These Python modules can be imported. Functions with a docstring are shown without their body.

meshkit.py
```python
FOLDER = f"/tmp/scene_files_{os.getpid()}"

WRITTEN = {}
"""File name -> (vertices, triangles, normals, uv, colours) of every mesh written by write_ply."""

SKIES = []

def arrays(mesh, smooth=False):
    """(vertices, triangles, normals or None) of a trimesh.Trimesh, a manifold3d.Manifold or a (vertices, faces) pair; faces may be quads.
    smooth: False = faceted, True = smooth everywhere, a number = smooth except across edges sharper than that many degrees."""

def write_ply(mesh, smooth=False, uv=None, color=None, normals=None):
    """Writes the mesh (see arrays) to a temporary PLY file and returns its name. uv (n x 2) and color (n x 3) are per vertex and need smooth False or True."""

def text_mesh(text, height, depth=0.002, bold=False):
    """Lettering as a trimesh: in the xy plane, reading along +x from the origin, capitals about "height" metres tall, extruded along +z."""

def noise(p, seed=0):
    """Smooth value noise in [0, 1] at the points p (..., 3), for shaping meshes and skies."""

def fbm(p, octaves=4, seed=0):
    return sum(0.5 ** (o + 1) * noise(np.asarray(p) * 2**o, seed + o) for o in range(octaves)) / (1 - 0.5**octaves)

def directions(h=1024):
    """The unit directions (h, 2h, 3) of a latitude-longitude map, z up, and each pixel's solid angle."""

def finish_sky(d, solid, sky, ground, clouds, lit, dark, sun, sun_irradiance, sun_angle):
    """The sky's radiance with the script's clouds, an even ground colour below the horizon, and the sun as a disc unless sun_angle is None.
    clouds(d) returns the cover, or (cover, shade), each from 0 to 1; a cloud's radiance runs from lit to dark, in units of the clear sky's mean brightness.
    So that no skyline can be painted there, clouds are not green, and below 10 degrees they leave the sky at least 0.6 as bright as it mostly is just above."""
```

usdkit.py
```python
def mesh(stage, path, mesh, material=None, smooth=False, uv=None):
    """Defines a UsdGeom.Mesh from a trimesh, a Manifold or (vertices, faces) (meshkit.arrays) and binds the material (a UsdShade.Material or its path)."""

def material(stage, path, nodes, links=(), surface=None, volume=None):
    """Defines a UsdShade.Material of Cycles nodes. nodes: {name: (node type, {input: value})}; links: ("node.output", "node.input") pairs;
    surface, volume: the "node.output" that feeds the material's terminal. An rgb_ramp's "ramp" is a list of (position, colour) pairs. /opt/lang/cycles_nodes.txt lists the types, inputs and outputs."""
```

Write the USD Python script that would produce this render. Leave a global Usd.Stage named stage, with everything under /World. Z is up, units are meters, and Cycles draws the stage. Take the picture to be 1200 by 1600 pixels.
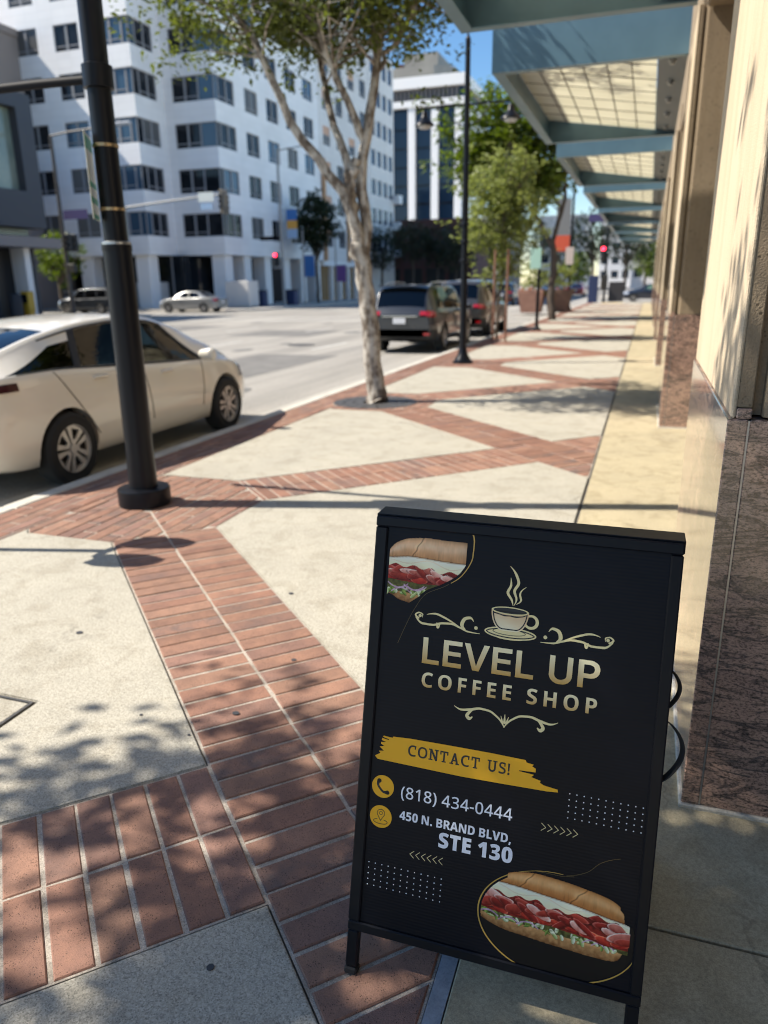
import math, random
import numpy as np, trimesh, shapely, usdkit, manifold3d as m3
from shapely.geometry import Polygon, LineString, Point, box
from shapely.ops import unary_union
from shapely import affinity
from scipy.interpolate import PchipInterpolator
from pxr import Usd, UsdGeom, UsdLux, UsdShade, Gf, Sdf, Vt
import meshkit

stage = Usd.Stage.CreateInMemory()
UsdGeom.SetStageUpAxis(stage, UsdGeom.Tokens.z)
UsdGeom.SetStageMetersPerUnit(stage, 1.0)
UsdGeom.Xform.Define(stage, '/World')
stage.SetDefaultPrim(stage.GetPrimAtPath('/World'))
UsdGeom.Scope.Define(stage, '/World/Looks')

# ---------------------------------------------------------------- camera
YAW, PITCH, ROLL, FPX, EYE = math.radians(19.064), math.radians(17.015), math.radians(-0.810), 1163.1, 1.56
def camera():
    cy, sy, cp, sp = math.cos(YAW), math.sin(YAW), math.cos(PITCH), math.sin(PITCH)
    f = np.array([-sy*cp, cy*cp, -sp]); r = np.array([cy, sy, 0.0]); u = np.cross(r, f)
    cr, sr = math.cos(ROLL), math.sin(ROLL)
    R, U = cr*r + sr*u, -sr*r + cr*u
    c = UsdGeom.Camera.Define(stage, '/World/camera')
    m = Gf.Matrix4d(*R, 0, *U, 0, *(-f), 0, 0, 0, EYE, 1)
    c.AddTransformOp().Set(m)
    c.CreateFocalLengthAttr(24.0)
    c.CreateHorizontalApertureAttr(24.0*1200/FPX)
    c.CreateVerticalApertureAttr(24.0*1600/FPX)
    c.CreateClippingRangeAttr(Gf.Vec2f(0.05, 3000))
    c.CreateFStopAttr(2.5)
    c.CreateFocusDistanceAttr(1.70)
    c.CreateExposureAttr(0.85)
camera()

# ---------------------------------------------------------------- sky and sun
SUN_EL, SUN_AZ = math.radians(47.0), math.atan2(-0.968, -0.252)     # azimuth = atan2(x, y)
SKY, SUN = 0.100, 1.2
dome = UsdLux.DomeLight.Define(stage, '/World/sky')
dome.GetPrim().SetCustomDataByKey('kind', 'structure')
dome.GetPrim().SetCustomDataByKey('label', 'clear deep blue afternoon sky')
skym = usdkit.material(stage, '/World/Looks/sky_look', {
    's': ('sky_texture', {'sky_type': 'single_scattering', 'sun_disc': False, 'sun_elevation': SUN_EL, 'sun_rotation': SUN_AZ, 'air_density': 1.0, 'aerosol_density': 0.2, 'ozone_density': 2.2}),
    'h': ('hsv', {'saturation': 1.22}), 'b': ('background_shader', {'strength': SKY})}, [('s.color', 'h.color'), ('h.color', 'b.color')], surface='b.background')
UsdShade.MaterialBindingAPI.Apply(dome.GetPrim()).Bind(skym)
sun = UsdLux.DistantLight.Define(stage, '/World/sun')
sun.CreateIntensityAttr(SUN); sun.CreateAngleAttr(0.53); sun.CreateNormalizeAttr(True) if hasattr(sun, 'CreateNormalizeAttr') else None
sun.CreateColorAttr(Gf.Vec3f(1.0, 0.93, 0.82))
def aim_sun():
    d = np.array([math.sin(SUN_AZ)*math.cos(SUN_EL), math.cos(SUN_AZ)*math.cos(SUN_EL), math.sin(SUN_EL)])   # towards the sun = +z of the light
    x = np.cross([0, 0, 1.0], d); x /= np.linalg.norm(x); y = np.cross(d, x)
    sun.AddTransformOp().Set(Gf.Matrix4d(*x, 0, *y, 0, *d, 0, 0, 0, 0, 1))
aim_sun()

# ---------------------------------------------------------------- materials
MATS = {}
def hexc(s):
    c = np.array([int(s[i:i+2], 16) for i in (0, 2, 4)])/255.0
    return tuple(np.where(c < 0.04045, c/12.92, ((c+0.055)/1.055)**2.4))
def M(name, col, rough=0.5, metal=0.0, col2=None, scale=8.0, detail=4, lo=0.35, hi=0.65, stretch=None, fine=0.0, fscale=200.0, bump=0.0, bscale=None, coat=0.0, spec=0.5, emit=None, distort=0.0, island=0.0, obj=False):
    """Principled surface; col..col2 mixed by noise, fine speckle, noise bump, per-island brightness."""
    n, l = {'p': ('principled_bsdf', {'roughness': rough, 'metallic': metal, 'coat_weight': coat, 'specular_ior_level': spec, 'base_color': col})}, []
    src = None
    if col2 is not None or fine or bump:
        n['g'] = ('texture_coordinate', {}) if obj else ('geometry', {})
        P = 'g.object' if obj else 'g.position'
        if stretch is not None:
            n['map'] = ('mapping', {'scale': stretch}); l.append((P, 'map.vector')); P = 'map.vector'
    if col2 is not None:
        n['n1'] = ('noise_texture', {'scale': scale, 'detail': float(detail), 'roughness': 0.6, 'distortion': distort})
        n['r1'] = ('rgb_ramp', {'ramp': [(lo, col), (hi, col2)]})
        l += [(P, 'n1.vector'), ('n1.fac', 'r1.fac')]; src = 'r1.color'
    if fine:
        n['n2'] = ('noise_texture', {'scale': fscale, 'detail': 2.0, 'roughness': 0.7})
        n['r2'] = ('rgb_ramp', {'ramp': [(0.34, (1-fine,)*3), (0.5, (1, 1, 1)), (0.66, (1+fine*0.45,)*3)]})
        n['m2'] = ('mix_color', {'blend_type': 'multiply', 'fac': 1.0, 'a': col})
        l += [('g.object' if obj else 'g.position', 'n2.vector'), ('n2.fac', 'r2.fac'), ('r2.color', 'm2.b')]
        if src: l.append((src, 'm2.a'))
        src = 'm2.result'
    if island:
        n['gi'] = ('geometry', {})
        n['ri'] = ('map_range', {'from_min': 0.0, 'from_max': 1.0, 'to_min': 1-island, 'to_max': 1+island})
        n['mi'] = ('vector_math', {'math_type': 'scale', 'vector1': col})
        l += [('gi.random_per_island', 'ri.value'), ('ri.result', 'mi.scale')]
        if src: l.append((src, 'mi.vector1'))
        src = 'mi.vector'
    if src: l.append((src, 'p.base_color'))
    if bump:
        n['n3'] = ('noise_texture', {'scale': bscale or fscale, 'detail': 3.0})
        n['b'] = ('bump', {'strength': bump, 'distance': 0.004})
        l += [('g.object' if obj else 'g.position', 'n3.vector'), ('n3.fac', 'b.height'), ('b.normal', 'p.normal')]
    if emit is not None:
        n['p'][1].update(emission_color=emit[0], emission_strength=emit[1])
    MATS[name] = usdkit.material(stage, '/World/Looks/'+name, n, l, surface='p.BSDF')
    return MATS[name]

def aggregate(name, c, d, cell=300.0, lo=0.58, hi=1.22, stain=0.80):
    """exposed aggregate: one tone per grain, clouding, old stains, hairline cracks"""
    n = {'g': ('geometry', {}), 'n1': ('noise_texture', {'scale': 1.7, 'detail': 9.0, 'roughness': 0.66}), 'r1': ('rgb_ramp', {'ramp': [(0.32, c), (0.68, d)]}),
         'v': ('voronoi_texture', {'scale': cell}), 'sp': ('separate_color', {}), 'rv': ('rgb_ramp', {'ramp': [(0.0, (lo,)*3), (0.25, (0.88,)*3), (0.7, (1.03,)*3), (1.0, (hi,)*3)]}),
         'n2': ('noise_texture', {'scale': 90.0, 'detail': 4.0, 'roughness': 0.75}), 'r2': ('rgb_ramp', {'ramp': [(0.36, (0.80,)*3), (0.56, (1.04,)*3)]}),
         'n3': ('noise_texture', {'scale': 5.5, 'detail': 6.0, 'roughness': 0.62, 'distortion': 0.6}), 'r3': ('rgb_ramp', {'ramp': [(0.36, (stain, stain*0.985, stain*0.96)), (0.50, (1, 1, 1))]}),
         'n4': ('noise_texture', {'scale': 0.9, 'detail': 7.0, 'roughness': 0.55}), 'r4': ('rgb_ramp', {'ramp': [(0.4945, (1, 1, 1)), (0.4985, (0.62,)*3), (0.5015, (0.62,)*3), (0.5055, (1, 1, 1))]}),
         'n5': ('noise_texture', {'scale': 1.3, 'detail': 2.0}), 'r5': ('rgb_ramp', {'ramp': [(0.52, (0,)*3), (0.60, (0.7,)*3)]}), 'ck': ('mix_color', {'blend_type': 'mix', 'a': (1, 1, 1)}), 'mp': ('mapping', {'location': (7.3, 2.1, 5.0)}),
         'b': ('bump', {'strength': 0.3, 'distance': 0.0025}), 'p': ('principled_bsdf', {'roughness': 0.88, 'specular_ior_level': 0.2})}
    l = [('g.position', 'n1.vector'), ('n1.fac', 'r1.fac'), ('g.position', 'v.vector'), ('v.color', 'sp.color'), ('sp.r', 'rv.fac'), ('g.position', 'n2.vector'), ('n2.fac', 'r2.fac'), ('g.position', 'n3.vector'), ('n3.fac', 'r3.fac'),
         ('g.position', 'n4.vector'), ('n4.fac', 'r4.fac'), ('g.position', 'mp.vector'), ('mp.vector', 'n5.vector'), ('n5.fac', 'r5.fac'), ('r5.color', 'ck.fac'), ('r4.color', 'ck.b'), ('sp.r', 'b.height'), ('b.normal', 'p.normal')]
    prev = 'r1.color'
    for i, s in enumerate(('rv.color', 'r2.color', 'r3.color', 'ck.result')):
        n[f'm{i}'] = ('mix_color', {'blend_type': 'multiply', 'fac': 1.0}); l += [(prev, f'm{i}.a'), (s, f'm{i}.b')]; prev = f'm{i}.result'
    l.append((prev, 'p.base_color')); MATS[name] = usdkit.material(stage, '/World/Looks/'+name, n, l, surface='p.BSDF')
aggregate('concrete', (0.470, 0.438, 0.362), (0.405, 0.377, 0.312), stain=0.87)
aggregate('strip_concrete', (0.51, 0.435, 0.285), (0.41, 0.352, 0.238), 420.0, 0.82, 1.08, 0.82)
M('kerb_concrete', (0.60, 0.57, 0.50), 0.85, col2=(0.47, 0.44, 0.38), scale=2.5, detail=6, fine=0.2, fscale=150, bump=0.2, spec=0.25)
aggregate('mortar', (0.50, 0.445, 0.375), (0.39, 0.345, 0.29), 500.0, 0.55, 1.25, 0.7)
M('asphalt', (0.37, 0.345, 0.305), 0.85, col2=(0.245, 0.23, 0.205), scale=1.1, detail=9, lo=0.36, hi=0.66, stretch=(1, 0.07, 1), fine=0.3, fscale=40, bump=0.3, bscale=60, spec=0.3)
M('asphalt_patch', (0.20, 0.19, 0.175), 0.9, col2=(0.15, 0.143, 0.132), scale=2, detail=6, fine=0.3, fscale=50)
M('oil_stain', (0.13, 0.125, 0.115), 0.7, col2=(0.22, 0.21, 0.19), scale=3, detail=5)
M('gutter_pan', (0.43, 0.405, 0.355), 0.85, col2=(0.31, 0.29, 0.255), scale=1.6, detail=8, stretch=(1, 0.3, 1), fine=0.25, fscale=90)
M('far_pavement', (0.52, 0.48, 0.42), 0.85, col2=(0.43, 0.40, 0.35), scale=0.5, detail=6)
M('seal_grey', (0.33, 0.35, 0.38), 0.6, col2=(0.25, 0.27, 0.29), scale=20, detail=4, fine=0.15)
M('joint_dark', (0.06, 0.055, 0.05), 0.9)
M('road_paint', (0.62, 0.60, 0.56), 0.7, col2=(0.42, 0.40, 0.37), scale=6, detail=6)
M('yellow_pad', (0.62, 0.42, 0.10), 0.7)
M('gum', (0.045, 0.045, 0.05), 0.6)
def brick_mat(name, c, d):
    """Wire-cut paving brick: body colour, broad clouding, dark drag marks and pits."""
    n = {'g': ('geometry', {}), 'n1': ('noise_texture', {'scale': 7.0, 'detail': 6.0, 'roughness': 0.65}), 'r1': ('rgb_ramp', {'ramp': [(0.38, c), (0.60, d)]}),
         'v': ('voronoi_texture', {'scale': 170.0, 'randomness': 1.0}), 'rv': ('rgb_ramp', {'ramp': [(0.0, (0.12,)*3), (0.20, (0.30,)*3), (0.32, (1,)*3), (1.0, (1.05,)*3)]}),
         'n4': ('noise_texture', {'scale': 30.0, 'detail': 4.0, 'roughness': 0.65}), 'r4': ('rgb_ramp', {'ramp': [(0.42, (0,)*3), (0.58, (1,)*3)]}),
         'k': ('mix_color', {'blend_type': 'mix', 'a': (1, 1, 1)}), 'm': ('mix_color', {'blend_type': 'multiply', 'fac': 1.0}),
         'n2': ('noise_texture', {'scale': 330.0, 'detail': 2.0}), 'r2': ('rgb_ramp', {'ramp': [(0.25, (0.78,)*3), (0.6, (1.06,)*3)]}), 'm2': ('mix_color', {'blend_type': 'multiply', 'fac': 1.0}),
         'oi': ('object_info', {}), 'mr': ('map_range', {'to_min': 0.88, 'to_max': 1.10}), 'sc': ('vector_math', {'math_type': 'scale'}),
         'mb': ('math', {'math_type': 'multiply'}), 'b': ('bump', {'strength': 0.55, 'distance': 0.003}), 'p': ('principled_bsdf', {'roughness': 0.78, 'specular_ior_level': 0.3})}
    l = [('g.position', 'n1.vector'), ('n1.fac', 'r1.fac'), ('g.position', 'v.vector'), ('v.distance', 'rv.fac'), ('g.position', 'n4.vector'), ('n4.fac', 'r4.fac'), ('r4.color', 'k.fac'), ('rv.color', 'k.b'),
         ('r1.color', 'm.a'), ('k.result', 'm.b'), ('g.position', 'n2.vector'), ('n2.fac', 'r2.fac'), ('m.result', 'm2.a'), ('r2.color', 'm2.b'), ('oi.random', 'mr.value'), ('m2.result', 'sc.vector1'), ('mr.result', 'sc.scale'),
         ('sc.vector', 'p.base_color'), ('k.result', 'mb.value1'), ('n2.fac', 'mb.value2'), ('mb.value', 'b.height'), ('b.normal', 'p.normal')]
    MATS[name] = usdkit.material(stage, '/World/Looks/'+name, n, l, surface='p.BSDF')
BRICKS = [('brick_orange', (0.320, 0.176, 0.120), (0.240, 0.135, 0.098)), ('brick_rust', (0.295, 0.155, 0.106), (0.220, 0.120, 0.088)), ('brick_clay', (0.335, 0.190, 0.130), (0.255, 0.148, 0.106)),
          ('brick_rose', (0.285, 0.160, 0.120), (0.210, 0.124, 0.098)), ('brick_plum', (0.205, 0.128, 0.104), (0.270, 0.152, 0.112)), ('brick_flash', (0.165, 0.116, 0.100), (0.280, 0.155, 0.110))]
for b in BRICKS: brick_mat(*b)

def granite():
    n = {'g': ('geometry', {}), 'mp': ('mapping', {'scale': (2.0, 2.0, 7.5), 'rotation': (0.22, -0.24, 0.0)}), 'n1': ('noise_texture', {'scale': 1.7, 'detail': 6.0, 'roughness': 0.60, 'distortion': 0.8}),
         'r1': ('rgb_ramp', {'ramp': [(0.28, (0.32, 0.21, 0.165)), (0.41, (0.46, 0.300, 0.235)), (0.445, (0.085, 0.070, 0.066)), (0.475, (0.42, 0.275, 0.215)), (0.545, (0.54, 0.355, 0.27)), (0.575, (0.10, 0.082, 0.077)), (0.605, (0.40, 0.265, 0.21)), (0.66, (0.14, 0.115, 0.105)), (0.78, (0.52, 0.345, 0.265))]}),
         'n2': ('noise_texture', {'scale': 120.0, 'detail': 4.0, 'roughness': 0.85}), 'mp2': ('mapping', {'scale': (0.9, 0.9, 1.7)}), 'r2': ('rgb_ramp', {'ramp': [(0.41, (0.20,)*3), (0.48, (0.85,)*3), (0.62, (1.2, 1.17, 1.14))]}),
         'm': ('mix_color', {'blend_type': 'multiply', 'fac': 1.0}), 'p': ('principled_bsdf', {'roughness': 0.10, 'specular_ior_level': 0.62, 'coat_weight': 0.5, 'coat_roughness': 0.05})}
    l = [('g.position', 'mp.vector'), ('mp.vector', 'n1.vector'), ('n1.fac', 'r1.fac'), ('g.position', 'mp2.vector'), ('mp2.vector', 'n2.vector'), ('n2.fac', 'r2.fac'), ('r1.color', 'm.a'), ('r2.color', 'm.b'), ('m.result', 'p.base_color')]
    MATS['granite'] = usdkit.material(stage, '/World/Looks/granite', n, l, surface='p.BSDF')
granite()
def stone(name, c, d, pits):
    n = {'g': ('geometry', {}), 'mp': ('mapping', {'scale': (1, 1, 0.5)}), 'n1': ('noise_texture', {'scale': 2.4, 'detail': 8.0, 'roughness': 0.62}), 'r1': ('rgb_ramp', {'ramp': [(0.3, c), (0.7, d)]}),
         'v': ('voronoi_texture', {'scale': 72.0}), 'rv': ('rgb_ramp', {'ramp': [(0.0, (0.22,)*3), (pits, (0.5,)*3), (pits+0.07, (1,)*3), (1, (1,)*3)]}),
         'n4': ('noise_texture', {'scale': 22.0, 'detail': 3.0}), 'r4': ('rgb_ramp', {'ramp': [(0.5, (0,)*3), (0.62, (1,)*3)]}), 'k': ('mix_color', {'blend_type': 'mix', 'a': (1, 1, 1)}),
         'n2': ('noise_texture', {'scale': 190.0, 'detail': 3.0}), 'r2': ('rgb_ramp', {'ramp': [(0.25, (0.85,)*3), (0.7, (1.08,)*3)]}),
         'm': ('mix_color', {'blend_type': 'multiply', 'fac': 1.0}), 'm2': ('mix_color', {'blend_type': 'multiply', 'fac': 1.0}), 'mb': ('math', {'math_type': 'multiply'}),
         'ms': ('mapping', {'scale': (9, 9, 0.5)}), 'n5': ('noise_texture', {'scale': 1.4, 'detail': 6.0, 'roughness': 0.6}), 'r5': ('rgb_ramp', {'ramp': [(0.34, (0.90, 0.885, 0.86)), (0.54, (1,)*3)]}), 'm5': ('mix_color', {'blend_type': 'multiply', 'fac': 1.0}),
         'b': ('bump', {'strength': 0.5, 'distance': 0.004}), 'p': ('principled_bsdf', {'roughness': 0.85, 'specular_ior_level': 0.25})}
    l = [('g.position', 'mp.vector'), ('mp.vector', 'n1.vector'), ('n1.fac', 'r1.fac'), ('g.position', 'v.vector'), ('v.distance', 'rv.fac'), ('g.position', 'n4.vector'), ('n4.fac', 'r4.fac'), ('r4.color', 'k.fac'), ('rv.color', 'k.b'),
         ('g.position', 'n2.vector'), ('n2.fac', 'r2.fac'), ('r1.color', 'm.a'), ('k.result', 'm.b'), ('m.result', 'm2.a'), ('r2.color', 'm2.b'), ('g.position', 'ms.vector'), ('ms.vector', 'n5.vector'), ('n5.fac', 'r5.fac'), ('m2.result', 'm5.a'), ('r5.color', 'm5.b'), ('m5.result', 'p.base_color'), ('k.result', 'mb.value1'), ('n2.fac', 'mb.value2'), ('mb.value', 'b.height'), ('b.normal', 'p.normal')]
    MATS[name] = usdkit.material(stage, '/World/Looks/'+name, n, l, surface='p.BSDF')
stone('smooth_stone', (0.60, 0.495, 0.355), (0.53, 0.43, 0.30), 0.02)
stone('pitted_stone', (0.33, 0.255, 0.17), (0.255, 0.195, 0.13), 0.27)

M('black_paint', (0.005, 0.006, 0.009), 0.36, spec=0.24)
M('black_matte', (0.006, 0.006, 0.008), 0.6, spec=0.12)
M('sign_metal', (0.004, 0.0045, 0.007), 0.45, spec=0.25, bump=0.04, bscale=300, fine=0.1)
M('rubber', (0.012, 0.012, 0.012), 0.8)
M('brass_band', (0.45, 0.34, 0.20), 0.35, metal=0.8)
M('steel', (0.42, 0.43, 0.44), 0.35, metal=0.9)
M('canopy_paint', (0.105, 0.200, 0.265), 0.42, col2=(0.090, 0.175, 0.235), scale=3, coat=0.15)
M('channel_grey', (0.12, 0.15, 0.17), 0.5)
M('cast_iron', (0.055, 0.055, 0.057), 0.6, col2=(0.09, 0.085, 0.08), scale=30)
def translucent(name, col, t, rough=0.4, stretch=None, scale=5.0, col2=None):
    n = {'d': ('principled_bsdf', {'base_color': col, 'roughness': rough}), 't': ('translucent_bsdf', {'color': col}), 'm': ('mix_closure', {'fac': t})}
    l = [('d.BSDF', 'm.closure1'), ('t.BSDF', 'm.closure2')]
    if col2 is not None:
        n['g'] = ('geometry', {}); n['mp'] = ('mapping', {'scale': stretch or (1, 1, 1)}); n['n'] = ('noise_texture', {'scale': scale, 'detail': 3.0}); n['r'] = ('rgb_ramp', {'ramp': [(0.35, col), (0.65, col2)]})
        l += [('g.position', 'mp.vector'), ('mp.vector', 'n.vector'), ('n.fac', 'r.fac'), ('r.color', 'd.base_color'), ('r.color', 't.color')]
    MATS[name] = usdkit.material(stage, '/World/Looks/'+name, n, l, surface='m.closure')
translucent('canopy_sheet', (0.82, 0.80, 0.69), 0.74, stretch=(1, 6, 1), scale=1.6, col2=(0.72, 0.70, 0.59))
def leaf(name, a, b, c, t=0.42):
    n = {'g': ('geometry', {}), 'r': ('rgb_ramp', {'ramp': [(0.0, a), (0.5, b), (1.0, c)]}), 'd': ('principled_bsdf', {'roughness': 0.45, 'specular_ior_level': 0.4}), 't': ('translucent_bsdf', {}), 'hs': ('hsv', {'saturation': 1.15, 'value': 1.5}), 'm': ('mix_closure', {'fac': t})}
    l = [('g.random_per_island', 'r.fac'), ('r.color', 'd.base_color'), ('r.color', 'hs.color'), ('hs.color', 't.color'), ('d.BSDF', 'm.closure1'), ('t.BSDF', 'm.closure2')]
    MATS[name] = usdkit.material(stage, '/World/Looks/'+name, n, l, surface='m.closure')
leaf('leaf_street', (0.09, 0.110, 0.024), (0.15, 0.170, 0.032), (0.25, 0.245, 0.04), 0.5)
leaf('leaf_young', (0.22, 0.25, 0.080), (0.29, 0.31, 0.095), (0.38, 0.34, 0.10), 0.45)
leaf('leaf_dark', (0.022, 0.035, 0.012), (0.035, 0.055, 0.018), (0.055, 0.075, 0.02), 0.25)
leaf('leaf_bright', (0.10, 0.14, 0.02), (0.17, 0.215, 0.03), (0.26, 0.28, 0.04), 0.5)
leaf('leaf_olive', (0.05, 0.058, 0.030), (0.075, 0.080, 0.04), (0.10, 0.10, 0.05), 0.25)
M('bark_pale', (0.46, 0.42, 0.36), 0.9, col2=(0.13, 0.10, 0.075), scale=7, detail=10, lo=0.42, hi=0.57, stretch=(1.4, 1.4, 0.6), fine=0.4, fscale=70, bump=1.0, bscale=30)
M('bark_dark', (0.10, 0.075, 0.055), 0.9, col2=(0.06, 0.045, 0.035), scale=9, detail=5, bump=0.6, bscale=30)
M('stake_wood', (0.24, 0.115, 0.07), 0.8, col2=(0.18, 0.085, 0.05), scale=10)

def paint(name, col, flake=0.0, rough=0.3): M(name, col, rough, metal=flake, coat=1.0, spec=0.5)
paint('pearl_white', (0.76, 0.71, 0.61)); paint('graphite_paint', (0.022, 0.025, 0.030), 0.3); paint('brown_grey_paint', (0.055, 0.050, 0.046), 0.3); paint('silver_paint', (0.24, 0.24, 0.235), 0.5)
paint('dark_blue_paint', (0.02, 0.025, 0.04), 0.3); paint('black_car_paint', (0.012, 0.012, 0.015)); paint('red_car_paint', (0.30, 0.02, 0.02)); paint('white_car_paint', (0.6, 0.6, 0.6))
M('car_plastic', (0.018, 0.018, 0.019), 0.65); M('interior', (0.022, 0.021, 0.020), 0.8); M('seat_cloth', (0.035, 0.034, 0.034), 0.9)
M('alloy', (0.52, 0.50, 0.47), 0.35, metal=0.7); M('tail_red', (0.30, 0.008, 0.012), 0.12, coat=1.0); M('tail_dark', (0.055, 0.014, 0.014), 0.1, coat=1.0); M('lamp_clear', (0.55, 0.56, 0.58), 0.08, metal=0.4, coat=1.0); M('plate_white', (0.62, 0.63, 0.66), 0.5); M('plate_blue', (0.05, 0.08, 0.25), 0.5)
def pane(name, tint, f=0.2, rough=0.02, gl=0.9):
    n = {'t': ('transparent_bsdf', {'color': tint}), 'g': ('glossy_bsdf', {'roughness': rough, 'color': (gl, gl, gl)}), 'f': ('fresnel', {'IOR': 1.5}), 'm': ('mix_closure', {})}
    MATS[name] = usdkit.material(stage, '/World/Looks/'+name, n, [('f.fac', 'm.fac'), ('t.transparent' if False else 't.BSDF', 'm.closure1'), ('g.BSDF', 'm.closure2')], surface='m.closure')
pane('car_glass', (0.70, 0.80, 0.75)); pane('privacy_glass', (0.14, 0.15, 0.15)); pane('shop_glass', (0.35, 0.38, 0.38))
M('building_glass', (0.006, 0.008, 0.011), 0.06, spec=0.28, col2=(0.02, 0.022, 0.026), scale=0.5)
M('blue_glass', (0.012, 0.028, 0.055), 0.06, spec=0.4)
M('slate_glass', (0.045, 0.085, 0.130), 0.08, spec=0.6)
M('green_glass', (0.10, 0.15, 0.13), 0.06, spec=0.7, col2=(0.25, 0.28, 0.22), scale=0.4)
M('window_frame', (0.26, 0.26, 0.27), 0.5); M('blind', (0.10, 0.10, 0.10), 0.35, spec=0.4)
def panelled(name, c, m, w, hgt, ms):
    n = {'g': ('geometry', {}), 'sx': ('separate_xyz', {}), 'ad': ('math', {'math_type': 'add'}), 'cx': ('combine_xyz', {}), 'br': ('brick_texture', {'offset': 0.0, 'scale': 1.0, 'brick_width': w, 'row_height': hgt, 'mortar_size': ms, 'color1': c, 'color2': tuple(x*0.95 for x in c), 'mortar': m}),
         'n': ('noise_texture', {'scale': 0.3, 'detail': 5.0}), 'r': ('rgb_ramp', {'ramp': [(0.3, (0.92,)*3), (0.7, (1.04,)*3)]}), 'mm': ('mix_color', {'blend_type': 'multiply', 'fac': 1.0}), 'p': ('principled_bsdf', {'roughness': 0.6})}
    l = [('g.position', 'sx.vector'), ('sx.x', 'ad.value1'), ('sx.y', 'ad.value2'), ('ad.value', 'cx.x'), ('sx.z', 'cx.y'), ('cx.vector', 'br.vector'), ('g.position', 'n.vector'), ('n.fac', 'r.fac'), ('br.color', 'mm.a'), ('r.color', 'mm.b'), ('mm.result', 'p.base_color')]
    MATS[name] = usdkit.material(stage, '/World/Looks/'+name, n, l, surface='p.BSDF')
panelled('white_panels', (0.87, 0.855, 0.845), (0.74, 0.73, 0.72), 1.2, 0.53, 0.012)
panelled('cream_panels', (0.74, 0.71, 0.68), (0.62, 0.59, 0.56), 1.2, 0.53, 0.012)
M('peach_panel', (0.60, 0.36, 0.24), 0.7); M('terracotta_column', (0.50, 0.27, 0.13), 0.7); M('white_trim', (0.82, 0.81, 0.80), 0.5); M('tower_rib', (0.16, 0.15, 0.15), 0.6)
M('grey_render', (0.30, 0.29, 0.26), 0.8, col2=(0.24, 0.23, 0.21), scale=0.2); M('dark_cladding', (0.050, 0.052, 0.062), 0.55); M('taupe', (0.26, 0.225, 0.21), 0.8); M('plywood', (0.28, 0.17, 0.075), 0.8, col2=(0.20, 0.12, 0.05), scale=1.5, stretch=(3, 3, 0.4))
M('dark_opening', (0.012, 0.012, 0.013), 0.4); M('red_brown_wall', (0.105, 0.045, 0.038), 0.8); M('planter_white', (0.62, 0.60, 0.57), 0.8); M('terracotta', (0.42, 0.23, 0.17), 0.85, col2=(0.34, 0.18, 0.13), scale=4); M('brown_pot', (0.13, 0.075, 0.055), 0.8)
M('flower_red', (0.45, 0.02, 0.03), 0.7); M('sign_green', (0.02, 0.28, 0.13), 0.45); M('sign_white', (0.68, 0.72, 0.68), 0.5); M('sign_mint', (0.42, 0.66, 0.56), 0.5); M('sign_pink', (0.62, 0.52, 0.48), 0.5); M('sign_purple', (0.06, 0.05, 0.15), 0.5)
M('banner_red', (0.62, 0.10, 0.05), 0.75); M('banner_grey', (0.20, 0.21, 0.22), 0.75); M('banner_blue', (0.045, 0.16, 0.42), 0.75); M('banner_orange', (0.60, 0.32, 0.06), 0.75); M('banner_purple', (0.22, 0.10, 0.32), 0.75); M('banner_pale', (0.30, 0.44, 0.62), 0.75)
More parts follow.
